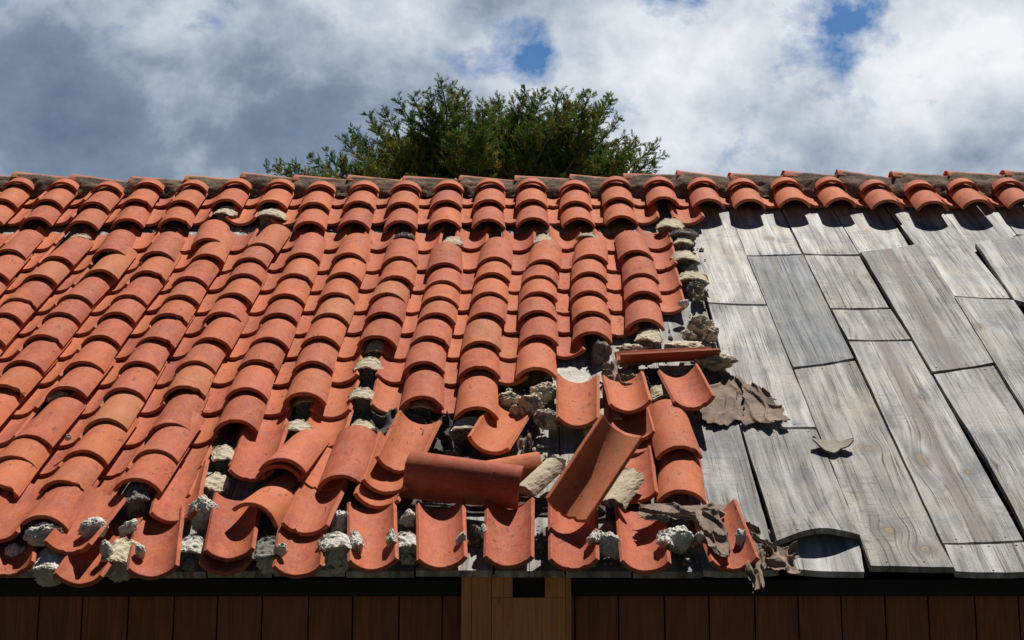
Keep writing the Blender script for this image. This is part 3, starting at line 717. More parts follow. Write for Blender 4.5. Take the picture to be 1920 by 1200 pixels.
# ------------------------------------------------------------------ mortar lumps, stubs and shards
def ico(n=4):
    import bmesh
    bm = bmesh.new(); bmesh.ops.create_icosphere(bm, subdivisions=n, radius=1)
    v = [q.co.copy() for q in bm.verts]; f = [tuple(x.index for x in q.verts) for q in bm.faces]; bm.free(); return v, f
ICO4 = ico(4); ICO5 = ico(5)
def lump(px, py, wpx, hpx, label, kind='cap', h=None, yaw=0, mats=None, depth=None, seed=None, group='mortar stubs and lumps', name='mortar_lump', tilt=0, wings=.25):
    """mortar piece whose picture is centred at px,py and wpx by hpx large"""
    seed = seed if seed is not None else int(px * 7 + py)
    if h is None: h = .03
    q = at(px, py, h); P = rw(q); Z = (P - CAM).dot(fw); s = Z / FP
    w_, h_ = wpx * s / 2, hpx * s / 2
    d_ = depth or max(w_, h_) * .8
    V, F = ICO5; out, fm = [], []
    sd_ = Vector((seed * .37 % 50, seed * .61 % 50, 3)); cap = kind == 'cap'
    if cap:
        rq = random.Random(seed); yaw += rq.uniform(-.28, .28); hj = rq.uniform(-.2, .2)
        d_ = max(.022, hpx * s * .62 / .46 / 2) * rq.uniform(.85, 1.2); H = max(.022, h + .004); w_ *= 1.02
    for v in V:
        p = v.copy()
        if cap:
            # arched smooth top moulded by the tile that sat on it, ragged narrower foot down to the deck
            t = v.z; rho = math.sqrt(max(1e-9, v.x ** 2 + v.y ** 2)); cx_, sy_ = (v.x / rho, v.y / rho) if rho > 1e-4 else (1.0, 0.0)
            se = 1 / (abs(cx_) ** 3.2 + abs(sy_) ** 3.2) ** (1 / 3.2)
            rim = Vector((cx_, sy_, 0)) * se * (1 + .22 * noise.noise(Vector((cx_ * 2, sy_ * 2, 0)) + sd_) + .11 * noise.noise(Vector((cx_ * 6, sy_ * 6, 0)) + sd_) + .05 * noise.noise(Vector((cx_ * 15, sy_ * 15, 0)) + sd_))
            if t >= 0:
                q2 = rim * (rho ** .75); x = q2.x
                z = H + hj * .03 * v.x + (.016 * (1 - x * x) - wings * .022 * abs(x) ** 3) + (.0035 if mats is None else .006) * noise.noise(v * 4 + sd_) + (.001 if mats is None else .004) * noise.noise(v * 12 + sd_)
                if t < .25: z -= .004 * (1 - t / .25)
            else:
                k = min(1, -t / .22); nar = 1 - (.36 + .10 * noise.noise(v * 3 + sd_)) * k ** .6; x = rim.x
                q2 = rim * nar * (1 if t > -.8 else max(.05, rho / .6))
                z0 = H + hj * .03 * v.x + (.016 * (1 - x * x) - wings * .022 * abs(x) ** 3) - .004
                z = z0 - .010 * k - (z0 + .002) * max(0, min(1, (-t - .22) / .6)) * 1.0
                q2 = q2 + Vector((v.x, v.y, 0)) * k * (.34 * noise.noise(v * 3.1 + sd_) + .24 * noise.noise(v * 8 + sd_) + .14 * noise.noise(v * 18 + sd_))
            out.append(Vector((q2.x * w_, q2.y * d_, z)))
        else:
            rr = random.Random(seed)
            for _ in range(9):
                pl = Vector((rr.gauss(0, 1), rr.gauss(0, 1), rr.gauss(0, 1))).normalized(); dd = rr.uniform(.55, .9); dp = p.dot(pl)
                if dp > dd: p = p - pl * (dp - dd) * .92
            p += v * (.20 * noise.noise(v * 2.2 + sd_) + .13 * noise.noise(v * 6 + sd_) + .09 * noise.noise(v * 14 + sd_) + .04 * noise.noise(v * 30 + sd_))
            out.append(Vector((p.x * w_, p.y * d_, p.z * h_ * 1.1)))
    for f in F:
        c = sum((V[i] for i in f), Vector()) / 3
        if cap: fm.append(0 if c.z > .01 + .10 * noise.noise(c * 5 + sd_) else 1)
        else: fm.append(0 if noise.noise(c * 1.7 + sd_) > -.12 else 1)
    rot = RF @ Matrix.Rotation(yaw, 3, 'Z') @ (Matrix.Identity(3) if cap else Matrix.Rotation(-.35 + tilt, 3, 'X'))
    if cap: P = rw((q.x, q.y, 0))
    o = mk(name, out, F, mats or [M_CAP, M_ROUGH], fm, True, None, P, rot)
    tag(o, label, 'mortar', group); return o
DK = [M_ROUGH, M_ROUGH]; WH = [M_WHITE, M_WHITE]; TN = [M_CAP, M_CAP]
L_ = lump
L_(423, 400, 42, 24, 'small mortar stub in the missing tile spot under the ridge, left of two', h=.05)
L_(507, 404, 56, 24, 'wide mortar stub in the missing tile spot under the ridge, right of two', h=.05, wings=.5)
L_(148, 449, 44, 14, 'thin mortar crescent on top of a tile column at far left', h=.05)
L_(847, 457, 39, 28, 'square mortar stub above the fifth column from the right', h=.05)
L_(1020, 454, 38, 26, 'mortar stub above the third column from the right', h=.05)
L_(757, 447, 42, 12, 'thin mortar crescent above the sixth column from the right', h=.06, mats=DK)
L_(1104, 447, 46, 14, 'thin mortar crescent above the second column from the right', h=.06)
L_(1256, 424, 52, 30, 'topmost rounded mortar lump at the right edge of the tiles', h=.05, wings=.4)
L_(1283, 441, 54, 16, 'dark disc of mortar, second in the stack at the tile edge', h=.055, mats=DK, wings=.1)
L_(1280, 456, 40, 26, 'mortar stub below the dark disc at the tile edge', h=.04)
L_(1284, 485, 52, 28, 'flat winged mortar stub midway down the stack at the tile edge', h=.045, wings=.4)
L_(1292, 502, 36, 22, 'grey rough mortar lump under the flat winged stub', h=.02, mats=DK, kind='rock')
L_(1298, 523, 60, 30, 'large winged mortar stub low in the stack at the tile edge', h=.045, wings=.5)
L_(1303, 546, 36, 34, 'dark crumbling mortar under the large winged stub', h=.02, mats=DK, kind='rock')
L_(1282, 569, 22, 16, 'small pale crumb resting on the lowest pan tip of the tile edge', h=.07, kind='rock', mats=WH)
L_(1322, 522, 14, 18, 'little crumb leaning against the large winged stub', h=.02, kind='rock')
L_(1216, 635, 48, 40, 'round-topped mortar stub below the rightmost cover column', h=.045, wings=.1)
L_(1125, 661, 40, 48, 'dark mortar lump under the nose of the second column from right', h=.035, mats=DK, kind='rock')
L_(1184, 657, 66, 22, 'flat pale mortar slab behind the sideways tile', h=.02, kind='rock', mats=TN)
L_(1312, 612, 52, 36, 'rocky mortar lump on the bare board above the sideways tile', h=.035, kind='rock')
L_(1332, 628, 34, 34, 'angular mortar lump touching the rocky one on its right', h=.035, kind='rock')
L_(1292, 632, 34, 26, 'small mortar crumb left of the angular lump', h=.02, kind='rock')
L_(1290, 651, 90, 20, 'long flat mortar spill above the sideways tile', h=.006, kind='rock', mats=TN)
L_(1336, 678, 86, 32, 'oblong mortar block at the right end of the sideways tile', h=.045, kind='rock', yaw=-.1)
L_(1247, 738, 66, 34, 'mortar block lying between two loose pan tiles', h=.04, wings=.4)
L_(1022, 737, 54, 36, 'upper pale stone in the rubble heap left of the upright pan', h=.055, kind='rock', mats=TN)
L_(996, 760, 54, 42, 'middle broken mortar lump in the rubble heap', h=.055, kind='rock')
L_(1026, 786, 50, 40, 'lower mortar lump in the rubble heap', h=.055, kind='rock')
L_(972, 771, 36, 30, 'leftmost mortar lump in the rubble heap', h=.03, kind='rock')
L_(958, 752, 58, 32, 'grey mortar chunk beside the fourth column from the right', h=.03, kind='rock')
L_(1139, 785, 52, 30, 'round mortar disc behind the big tipped tile', h=.05, wings=0)
L_(1105, 812, 30, 20, 'pale crumb peeking out left of the tipped tile', h=.02, kind='rock', mats=TN)
L_(702, 656, 40, 30, 'grey mortar stub under the nose of the sixth column from right', h=.045)
L_(690, 688, 52, 30, 'tan mortar cap, upper one in the exposed strip of stubs', h=.05, wings=.4)
L_(680, 745, 52, 30, 'tan mortar cap, middle one in the exposed strip of stubs', h=.05, wings=.3)
L_(680, 806, 44, 34, 'tan mortar block, lowest in the exposed strip of stubs', h=.04, wings=.1)
L_(700, 822, 26, 34, 'crumbly dark mortar beside the lowest tan block', h=.03, kind='rock', mats=DK)
L_(571, 755, 42, 26, 'mortar stub under the nose of the seventh column from right', h=.045, wings=.1)
L_(555, 806, 58, 32, 'wide mortar cap like a mushroom below the seventh column', h=.05, wings=.25)
L_(793, 762, 44, 28, 'mortar stub under the nose of the fifth column from right', h=.045, wings=.1)
L_(876, 802, 56, 36, 'mortar stub under the nose of the fourth column from right', h=.05, wings=.1)
L_(862, 822, 42, 26, 'dark crumbling base beside the fourth column stub', h=.02, mats=DK, kind='rock')
L_(420, 857, 46, 50, 'upper mortar block below the nose of the eighth column', h=.045, wings=.05)
L_(402, 911, 48, 44, 'lower mortar block below the nose of the eighth column', h=.045, wings=.05)
L_(381, 966, 60, 58, 'white twisted mortar lump near the lower left eave', h=.05, mats=WH, kind='rock')
L_(254, 934, 46, 40, 'grey mortar plug in the nose of the ninth column', h=.085, mats=DK, wings=.1)
L_(112, 750, 46, 20, 'mortar stub in the break of the eleventh column', h=.05, wings=.3)
L_(127, 820, 13, 12, 'tiny round pebble lying between tiles at far left', h=.09, kind='rock', mats=WH)
L_(82, 1004, 74, 42, 'pale mortar filling the nose of the tenth column', h=.085, mats=WH, kind='rock')
L_(176, 992, 54, 38, 'white jagged mortar flake on a pan tile at lower left', h=.095, mats=WH, kind='rock', yaw=.6)
L_(242, 996, 36, 40, 'white knobbly mortar piece standing above a square stub', h=.06, mats=WH, kind='rock')
L_(226, 1040, 62, 50, 'square eave stub with pale top at lower left', h=.055, mats=[M_CAP, M_WHITE], wings=.2)
L_(200, 1036, 24, 40, 'white mortar wing on the right rim of the second eave pan', h=.075, mats=WH, kind='rock', yaw=.5)
L_(262, 1034, 20, 32, 'white mortar wing on the left rim of the third eave pan', h=.075, mats=WH, kind='rock')
L_(92, 1056, 66, 52, 'rounded pale mortar lump between the two leftmost eave pans', h=.045, mats=WH)
L_(30, 1040, 40, 50, 'pale mortar lump at the lower left corner', h=.03, mats=WH, kind='rock')
L_(355, 1030, 66, 44, 'grey and white mortar stub left of the double eave pan', h=.045, mats=[M_WHITE, M_ROUGH], wings=.3)
L_(358, 1060, 32, 26, 'dark mortar base below the grey and white stub', h=.015, mats=DK, kind='rock')
L_(507, 1036, 72, 62, 'big bluish grey mortar lump between double pan and next eave pan', h=.04, mats=[M_ROUGH, M_WHITE], wings=.3)
L_(525, 1030, 26, 26, 'white flake stuck on the big bluish mortar lump', h=.085, mats=WH, kind='rock')
L_(632, 1022, 66, 36, 'white mortar cap bridging the fourth and fifth eave pans', h=.07, mats=WH, wings=.35)
L_(630, 1055, 40, 38, 'crumbly grey mortar under the white bridging cap', h=.02, mats=[M_WHITE, M_ROUGH], kind='rock')
L_(637, 976, 42, 46, 'white knotted mortar lump above the bridging cap', h=.045, mats=WH, kind='rock')
L_(668, 1018, 24, 34, 'white mortar drip on the left rim of an eave pan', h=.07, mats=WH, wings=0, yaw=.3)
L_(764, 1020, 48, 40, 'square white mortar stub between the fifth and sixth eave pans', h=.05, mats=WH, wings=.1)
L_(764, 1048, 34, 24, 'crumbly mortar base of the square white stub', h=.015, mats=[M_WHITE, M_ROUGH], kind='rock')
L_(766, 973, 38, 30, 'white mortar lump above the square white stub', h=.04, mats=WH, kind='rock')
L_(734, 1013, 20, 26, 'white mortar drip on the right rim of the fifth eave pan', h=.07, mats=WH, wings=0)
L_(865, 1011, 20, 26, 'white mortar flake inside the right rim of the sixth eave pan', h=.07, mats=WH, kind='rock')
L_(893, 1012, 40, 50, 'flat brown mortar bed between the sixth and seventh eave pans', h=.004, mats=[M_FELT, M_CAP], kind='rock', depth=.05)
L_(1015, 1020, 30, 50, 'brown mortar rubble between the seventh and eighth eave pans', h=.004, mats=[M_FELT, M_ROUGH], kind='rock', depth=.05)
L_(907, 996, 14, 26, 'small white crumb on the left rim of the seventh eave pan', h=.06, mats=WH, kind='rock')
L_(1140, 1022, 54, 56, 'white rough mortar lump right of the eighth eave pan', h=.045, mats=WH, kind='rock')
L_(1114, 1012, 26, 28, 'white mortar flake hooked over the eighth pan rim', h=.07, mats=WH, wings=0, yaw=-.4)
L_(1270, 1015, 62, 50, 'large white mortar lump right of the ninth eave pan', h=.045, mats=WH, kind='rock')
L_(1246, 1016, 30, 34, 'white mortar lip bent over the ninth pan rim', h=.07, mats=WH, wings=0)
L_(1390, 1016, 30, 44, 'pale mortar patch stuck inside the last eave pan', h=.05, mats=WH, kind='rock')
L_(1313, 1008, 20, 22, 'small white flake on the left rim of the last eave pan', h=.07, mats=WH, kind='rock')

def shard(p0, p1, wpx, label, hN=.05, hH=.05, roll=0, seed=0):
    """thick curved mortar fragment moulded by a tile"""
    A = rw(at(*p0, hN)); B = rw(at(*p1, hH)); s = (A - CAM).dot(fw) / FP; wd = wpx * s / 2; L = (B - A).length
    V, F = [], []; NA, NL = 16, 14
    for s_ in (0, 1):
        for j in range(NL + 1):
            for i in range(NA + 1):
                a = -1.0 + 2.0 * i / NA; y = L * j / NL
                r_ = wd * (1.15 if s_ == 0 else .45 + .16 * noise.noise((i * .4, j * .5, seed)))
                if i in (0, NA) or j in (0, NL): r_ *= 1 - .04 * s_
                nz = .05 * noise.noise((i * .5, j * .5, seed + 9)) * wd + .03 * wd * noise.noise((i * 1.7, j * 1.7, seed + 4))
                y += (.012 * noise.noise((i * .35, seed, 5)) if j in (0, NL) else 0)
                V.append((math.sin(a) * (r_ + nz), y, math.cos(a) * (r_ + nz) - wd * .5))
    nr = NA + 1; c = nr * (NL + 1); fm = []
    for j in range(NL):
        for i in range(NA):
            a = j * nr + i; F.append((a, a + nr, a + nr + 1, a + 1)); fm.append(0); F.append((c + a, c + a + 1, c + a + nr + 1, c + a + nr)); fm.append(1)
    for i in range(NA):
        F.append((i, i + 1, c + i + 1, c + i)); a = NL * nr + i; F.append((a, c + a, c + a + 1, a + 1)); fm += [1, 1]
    for j in range(NL):
        a = j * nr; F.append((a, c + a, c + a + nr, a + nr)); a += NA; F.append((a, a + nr, c + a + nr, c + a)); fm += [1, 1]
    o = mk('mortar_shard', V, F, [M_CAP, M_ROUGH], fm, False, None, A, orient(A, B, roll))
    tag(o, label, 'mortar', 'curved mortar shards'); return o
shard((985, 925), (1042, 872), 46, 'curved mortar shard left of the big tipped tile', .05, .07, .15, 1)
shard((1150, 950), (1188, 893), 50, 'curved mortar shard right of the big tipped tile', .05, .07, .1, 2)
L_(1045, 868, 34, 26, 'crumbly mortar end on top of the left curved shard', h=.07, kind='rock')
L_(1178, 890, 34, 30, 'brown broken end behind the right curved shard', h=.05, kind='rock', mats=[M_FELT, M_ROUGH])

def crumbs():
    r = random.Random(11); V, F, fm = [], [], []; bv, bf = ico(1)
    zones = [(930, 720, 1060, 880, 70, .012), (1110, 650, 1300, 760, 60, .015), (660, 770, 830, 860, 40, .014), (1250, 430, 1330, 640, 36, .006), (980, 800, 1240, 945, 60, .008),
             (1100, 960, 1160, 1060, 18, .006), (880, 970, 1030, 1055, 20, .006), (740, 960, 790, 1060, 14, .006), (620, 970, 650, 1060, 14, .006), (1240, 960, 1330, 1060, 24, .006),
             (1290, 640, 1370, 700, 18, .008), (380, 880, 440, 1000, 16, .02), (40, 432, 1240, 440, 60, .004), (1320, 950, 1420, 1060, 12, .006)]
    for x0, y0, x1, y1, n_, h in zones:
        for _ in range(n_):
            p = at(r.uniform(x0, x1), r.uniform(y0, y1), h); s_ = r.choice([.003, .004, .005, .007, .010]) * r.uniform(.7, 1.3); b = len(V)
            sc = [r.uniform(.6, 1.4) for _ in range(3)]; mi = r.choice([0, 0, 1, 1, 2, 3])
            for v in bv: q = v * (1 + r.uniform(-.25, .25)); V.append(rw((p.x + q.x * s_ * sc[0], p.y + q.y * s_ * sc[1], p.z + q.z * s_ * sc[2] * .7)))
            F.extend(tuple(i + b for i in f) for f in bf); fm.extend([mi] * len(bf))
    M_RED = plain('tile_crumb', (.40, .10, .05), (.52, .16, .08), 90)
    tag(mk('rubble_crumbs', V, F, [M_CAP, M_ROUGH, M_WHITE, M_RED], fm, False), 'crumbs of mortar and tile scattered over the broken area', 'rubble', kind='stuff')
crumbs()

# ------------------------------------------------------------------ eave pans and loose tiles
GE = 'upturned eave pan tiles'
def eave(noseL, noseR, yn, topx, topy, label, key='red', h=.030, hh=None):
    cx = (noseL + noseR) / 2; hc = h + RISE - .006
    A = rw(at(cx, yn, hc)); B = rw(at(topx, topy, hc - .018 if hh is None else hh))
    return put_tile(rnd.choice(PANS), A, B, math.pi + rnd.uniform(-.03, .03), 'pan_tile', label, GE, key)
eave(-32, 65, 1062, 30, 950, 'leftmost eave pan, cut by the photo edge, mostly in shade')
eave(97, 195, 1080, 222, 968, 'second eave pan from the left, leaning, with zigzag shadow')
eave(237, 336, 1066, 300, 955, 'third eave pan from the left, almost wholly in shade')
eave(368, 475, 1058, 440, 960, 'lower tile of the doubled eave pan at left', h=.018)
eave(382, 478, 1032, 448, 922, 'upper tile of the doubled eave pan, lit on its left side', h=.045)
eave(509, 608, 1064, 572, 955, 'eave pan with dark top, below the tumbled covers')
eave(652, 747, 1052, 697, 940, 'eave pan with white mortar on its left rim', 'rose')
eave(782, 876, 1049, 826, 938, 'clean eave pan with a small hole near its top', 'rose')
eave(906, 1002, 1046, 956, 932, 'slightly twisted eave pan left of the post')
eave(1028, 1124, 1051, 1074, 940, 'eave pan under the big tipped tile')
eave(1160, 1262, 1056, 1198, 945, 'eave pan with twigs and a wavy shadow')
eave(1330, 1426, 1052, 1332, 935, 'last eave pan, partly covered by felt and white mortar')
# lower-left field tiles between the columns and the eave
GL = 'displaced pan tiles'
def pan(noseL, noseR, yn, topx, topy, label, key='red', h=.035, hh=None, roll=0, me=None):
    cx = (noseL + noseR) / 2; hc = h + RISE - .006
    A = rw(at(cx, yn, hc)); B = rw(at(topx, topy, hc - .018 if hh is None else hh))
    return put_tile(me or rnd.choice(PANS), A, B, math.pi + roll, 'pan_tile', label, GL, key)
pan(70, 182, 1020, 205, 920, 'pan tile with white flake, shaded by the tenth column', h=.065)
pan(-60, 40, 998, 70, 900, 'pan tile at the left photo edge above the eave', h=.06)
pan(272, 380, 962, 345, 880, 'pan tile end poking out below the ninth column', h=.04)
pan(422, 520, 884, 500, 800, 'pan tile mostly hidden by the tumbled covers', h=.04)
pan(528, 615, 985, 620, 880, 'pan tile below the tumbled covers, ending above an eave pan', 'rose', h=.04)
pan(568, 650, 905, 622, 830, 'pan tile partly hidden under a crooked cover', 'orange', h=.03)
pan(655, 757, 934, 732, 872, 'lowest of three nested tilted pans', 'orange', h=.03, roll=.12)
pan(685, 757, 908, 745, 835, 'middle of three nested tilted pans', 'orange', h=.045, roll=.15)
pan(697, 792, 868, 782, 792, 'topmost of three nested tilted pans, large and pale orange', 'orange', h=.065, roll=.2)
pan(872, 960, 832, 962, 758, 'broken tilted pan under the fourth column nose', 'orange', h=.05, roll=.22, hh=.05)
pan(1047, 1120, 785, 1084, 690, 'upright pan tile standing alone in the broken area', 'orange', h=.045)
pan(1138, 1226, 756, 1164, 690, 'rotated pan tile with white chip in the broken area', 'orange', h=.085, roll=-.1, hh=.045)
pan(1146, 1232, 812, 1165, 720, 'upper pan lying under the rotated pan', 'rose', h=.035)
pan(1150, 1232, 836, 1178, 750, 'lower pan lying under the rotated pan', 'red', h=.015)
pan(1262, 1342, 750, 1266, 682, 'rotated pan tile on the felt at the broken edge', 'red', h=.07, roll=-.12, hh=.05)
pan(1168, 1212, 925, 1180, 840, 'narrow sliver of pan beside the bare strip of deck', 'red', h=.02)
GC = 'displaced cover tiles'
def cov_(p0, p1, label, key='red', roll=0, me=None):
    return loose(p0, p1, roll, 'cover_tile', label, GC, key, me)
cov_((523, 898, .085), (570, 840, .025), 'lower tile of the pair stacked on the tumbled cover', 'red')
cov_((529, 885, .105), (577, 832, .035), 'upper tile of the pair stacked on the tumbled cover', 'rose')
cov_((477, 972, .085), (562, 905, None), 'large tumbled cover with arched open end above the eave', 'orange', roll=.25)
cov_((640, 916, .062), (668, 826, .055), 'crooked cover tile with clean smooth top, beside three nested pans', 'red')
cov_((764, 889, .085), (954, 912, .085), 'big dark red cover tile lying sideways', 'red', roll=.95)
cov_((1014, 876, .045), (840, 905, .02), 'small visible end of cover behind the sideways red tile', 'orange')
cov_((1274, 860, .065), (1248, 770, .055), 'upper of two bright covers on the bare deck at right', 'orange')
cov_((1278, 944, .055), (1275, 868, .03), 'lower of two bright covers on the bare deck at right', 'orange')
# sideways pan and the big tipped tile facing the camera
A = rw(at(1158, 664, .07)); B = rw(at(1330, 655, .07))
put_tile(PANS[0], A, B, math.pi - .38, 'pan_tile', 'pan tile lying on its side across the slope', GL, 'red')
A = rw(at(1062, 957, .115)); B = on_ray(A, 1166, 800)
y = (B - A).normalized(); z = fw - y * fw.dot(y); z.normalize(); x = y.cross(z)
o = link('pan_tile', PANS[1], None, A, Matrix((x, y, z)).transposed() @ Matrix.Rotation(-.22, 3, 'Y'))
tint(o, 'orange'); tag(o, 'big tipped tile showing its hollow side, half in shadow', 'roof tile', GL)

# ------------------------------------------------------------------ torn roofing felt
def felt(quad, h, label, amp=.010, seed=0, mat=None, ragged=.35, n=60, name='roofing_felt', curl=0, hs=None, th=.0012):
    V, F = [], []; q = [at(x, y, (hs[i] if hs else h)) for i, (x, y) in enumerate(quad)]
    for j in range(n + 1):
        for i in range(n + 1):
            f, g = i / n, j / n; p = q[3].lerp(q[2], f).lerp(q[0].lerp(q[1], f), g)
            z1 = noise.noise((f * 2.0 + seed, g * 2.0, seed)); z2 = 1 - 3 * abs(noise.noise((f * 2.6 + seed + g, g * 2.2, 3)))
            z2 = z2 ** 3 if z2 > 0 else 0; z3 = noise.noise((f * 14, g * 14, seed))
            e = min(f, 1 - f, g, 1 - g)
            p.x += .016 * noise.noise((g * 3, f * 3, seed + 3)) ; p.y += .016 * noise.noise((g * 3, f * 3, seed + 8))
            p.z += amp * (z1 * 1.0 + max(0, z2 - .12) * 1.6 + z3 * .12) + curl * max(0, .25 - e) * (1 + z1)
            V.append(rw(p))
    for j in range(n):
        for i in range(n):
            f, g = (i + .5) / n, (j + .5) / n; e = min(f, 1 - f, g, 1 - g)
            if e < ragged * .5 * (.42 + noise.noise((f * 4.2 + seed, g * 4.2, 7)) * 1.1 + .4 * noise.noise((f * 11, g * 11, seed))): continue
            a = j * (n + 1) + i; F.append((a, a + 1, a + n + 2, a + n + 1))
    o = mk(name, V, F, [mat or M_FELT], None, True)
    md = o.modifiers.new('thick', 'SOLIDIFY'); md.thickness = th; md.offset = 0
    tag(o, label, 'roofing felt', 'torn pieces of roofing felt'); return o
felt([(1318, 690), (1385, 698), (1415, 795), (1292, 805)], .012, 'brown felt sheet under the rotated pan at the broken edge', seed=3, amp=.006)
felt([(1375, 705), (1445, 735), (1490, 800), (1392, 803)], .016, 'pointed brown felt piece on the grey board', seed=5, amp=.008, curl=.03)
felt([(1120, 685), (1178, 682), (1212, 735), (1142, 735)], .03, 'crumpled brown felt left of the rotated pan', seed=8, amp=.016)
felt([(1170, 690), (1240, 700), (1240, 730), (1185, 740)], .02, 'dark crumpled felt between loose pans', seed=9, amp=.02, mat=M_FELTD)
felt([(1185, 945), (1365, 945), (1360, 985), (1200, 975)], .085, 'long wrinkled felt strip draped over the last eave pans', seed=11, amp=.009, ragged=.22, hs=[.08, .06, .06, .09])
felt([(1296, 958), (1350, 955), (1376, 1046), (1342, 1050)], .08, 'felt tongue hanging inside the last eave pan', seed=13, amp=.010, hs=[.09, .07, .06, .07], ragged=.2)
felt([(1375, 970), (1420, 990), (1450, 1045), (1405, 1040)], .03, 'brown felt flap on the deck right of the last eave pan', seed=14, amp=.010)
felt([(1425, 1020), (1500, 1030), (1498, 1082), (1410, 1075)], .012, 'curled brown felt at the eave by the board stub', seed=16, amp=.012, curl=.05)
felt([(1400, 1030), (1440, 1035), (1432, 1110), (1405, 1112)], .03, 'grey felt scrap hanging down over the eave', seed=17, amp=.012, hs=[.03, .03, .06, .06])
felt([(760, 780), (850, 785), (870, 850), (770, 850)], .02, 'black wrinkled felt under the fifth column nose', seed=19, amp=.03, mat=M_FELTD, ragged=.2)
felt([(690, 775), (800, 770), (812, 850), (700, 858)], .012, 'black felt under the nested tilted pans', seed=20, amp=.02, mat=M_FELTD, ragged=.15)
felt([(930, 720), (1045, 715), (1040, 790), (930, 845)], .006, 'black felt under the rubble heap', seed=22, amp=.014, mat=M_FELTD, ragged=.2)
felt([(1000, 800), (1015, 810), (985, 868), (962, 862)], .014, 'brown layered felt strip beside the bare deck patch', seed=23, amp=.03)
felt([(840, 820), (960, 840), (960, 870), (830, 860)], .012, 'black felt above the sideways red cover', seed=24, amp=.02, mat=M_FELTD)
felt([(740, 930), (1060, 935), (1060, 965), (735, 962)], .004, 'black felt strip above the middle eave pans', seed=25, amp=.008, mat=M_FELTD, ragged=.1)
felt([(1110, 940), (1200, 935), (1200, 970), (1115, 975)], .006, 'black felt strip above the right eave pans', seed=26, amp=.008, mat=M_FELTD, ragged=.1)
felt([(1046, 690), (1103, 688), (1106, 730), (1048, 728)], .004, 'bleached white patch of board above the upright pan', seed=27, amp=.001, mat=M_WHITE, ragged=.08)
felt([(1300, 540), (1328, 548), (1330, 572), (1298, 566)], .03, 'stiff triangular felt flake below the mortar stack', seed=28, amp=.02, mat=M_LATH, th=.004)
# bark strip on the boards
V, F = [], []; nb = 22
for j in range(nb + 1):
    g = j / nb
    for i in range(7):
        f = i / 6; p = at(1524 + 76 * g, 820 + 6 * math.sin(g * 3) + (18 * math.sin(math.pi * g) + 3) * f + (4 * noise.noise((g * 5, f, 2))), .012 + .022 * (1 - math.sin(math.pi * g) * .8) + .008 * (f - .5) ** 2)
        V.append(rw(p))
for j in range(nb):
    for i in range(6): a = j * 7 + i; F.append((a, a + 1, a + 8, a + 7))
o = mk('bark_strip', V, F, [M_LATH], None, False); md = o.modifiers.new('thick', 'SOLIDIFY'); md.thickness = .005
tag(o, 'curled grey piece of bark lying on the bare boards', 'bark')

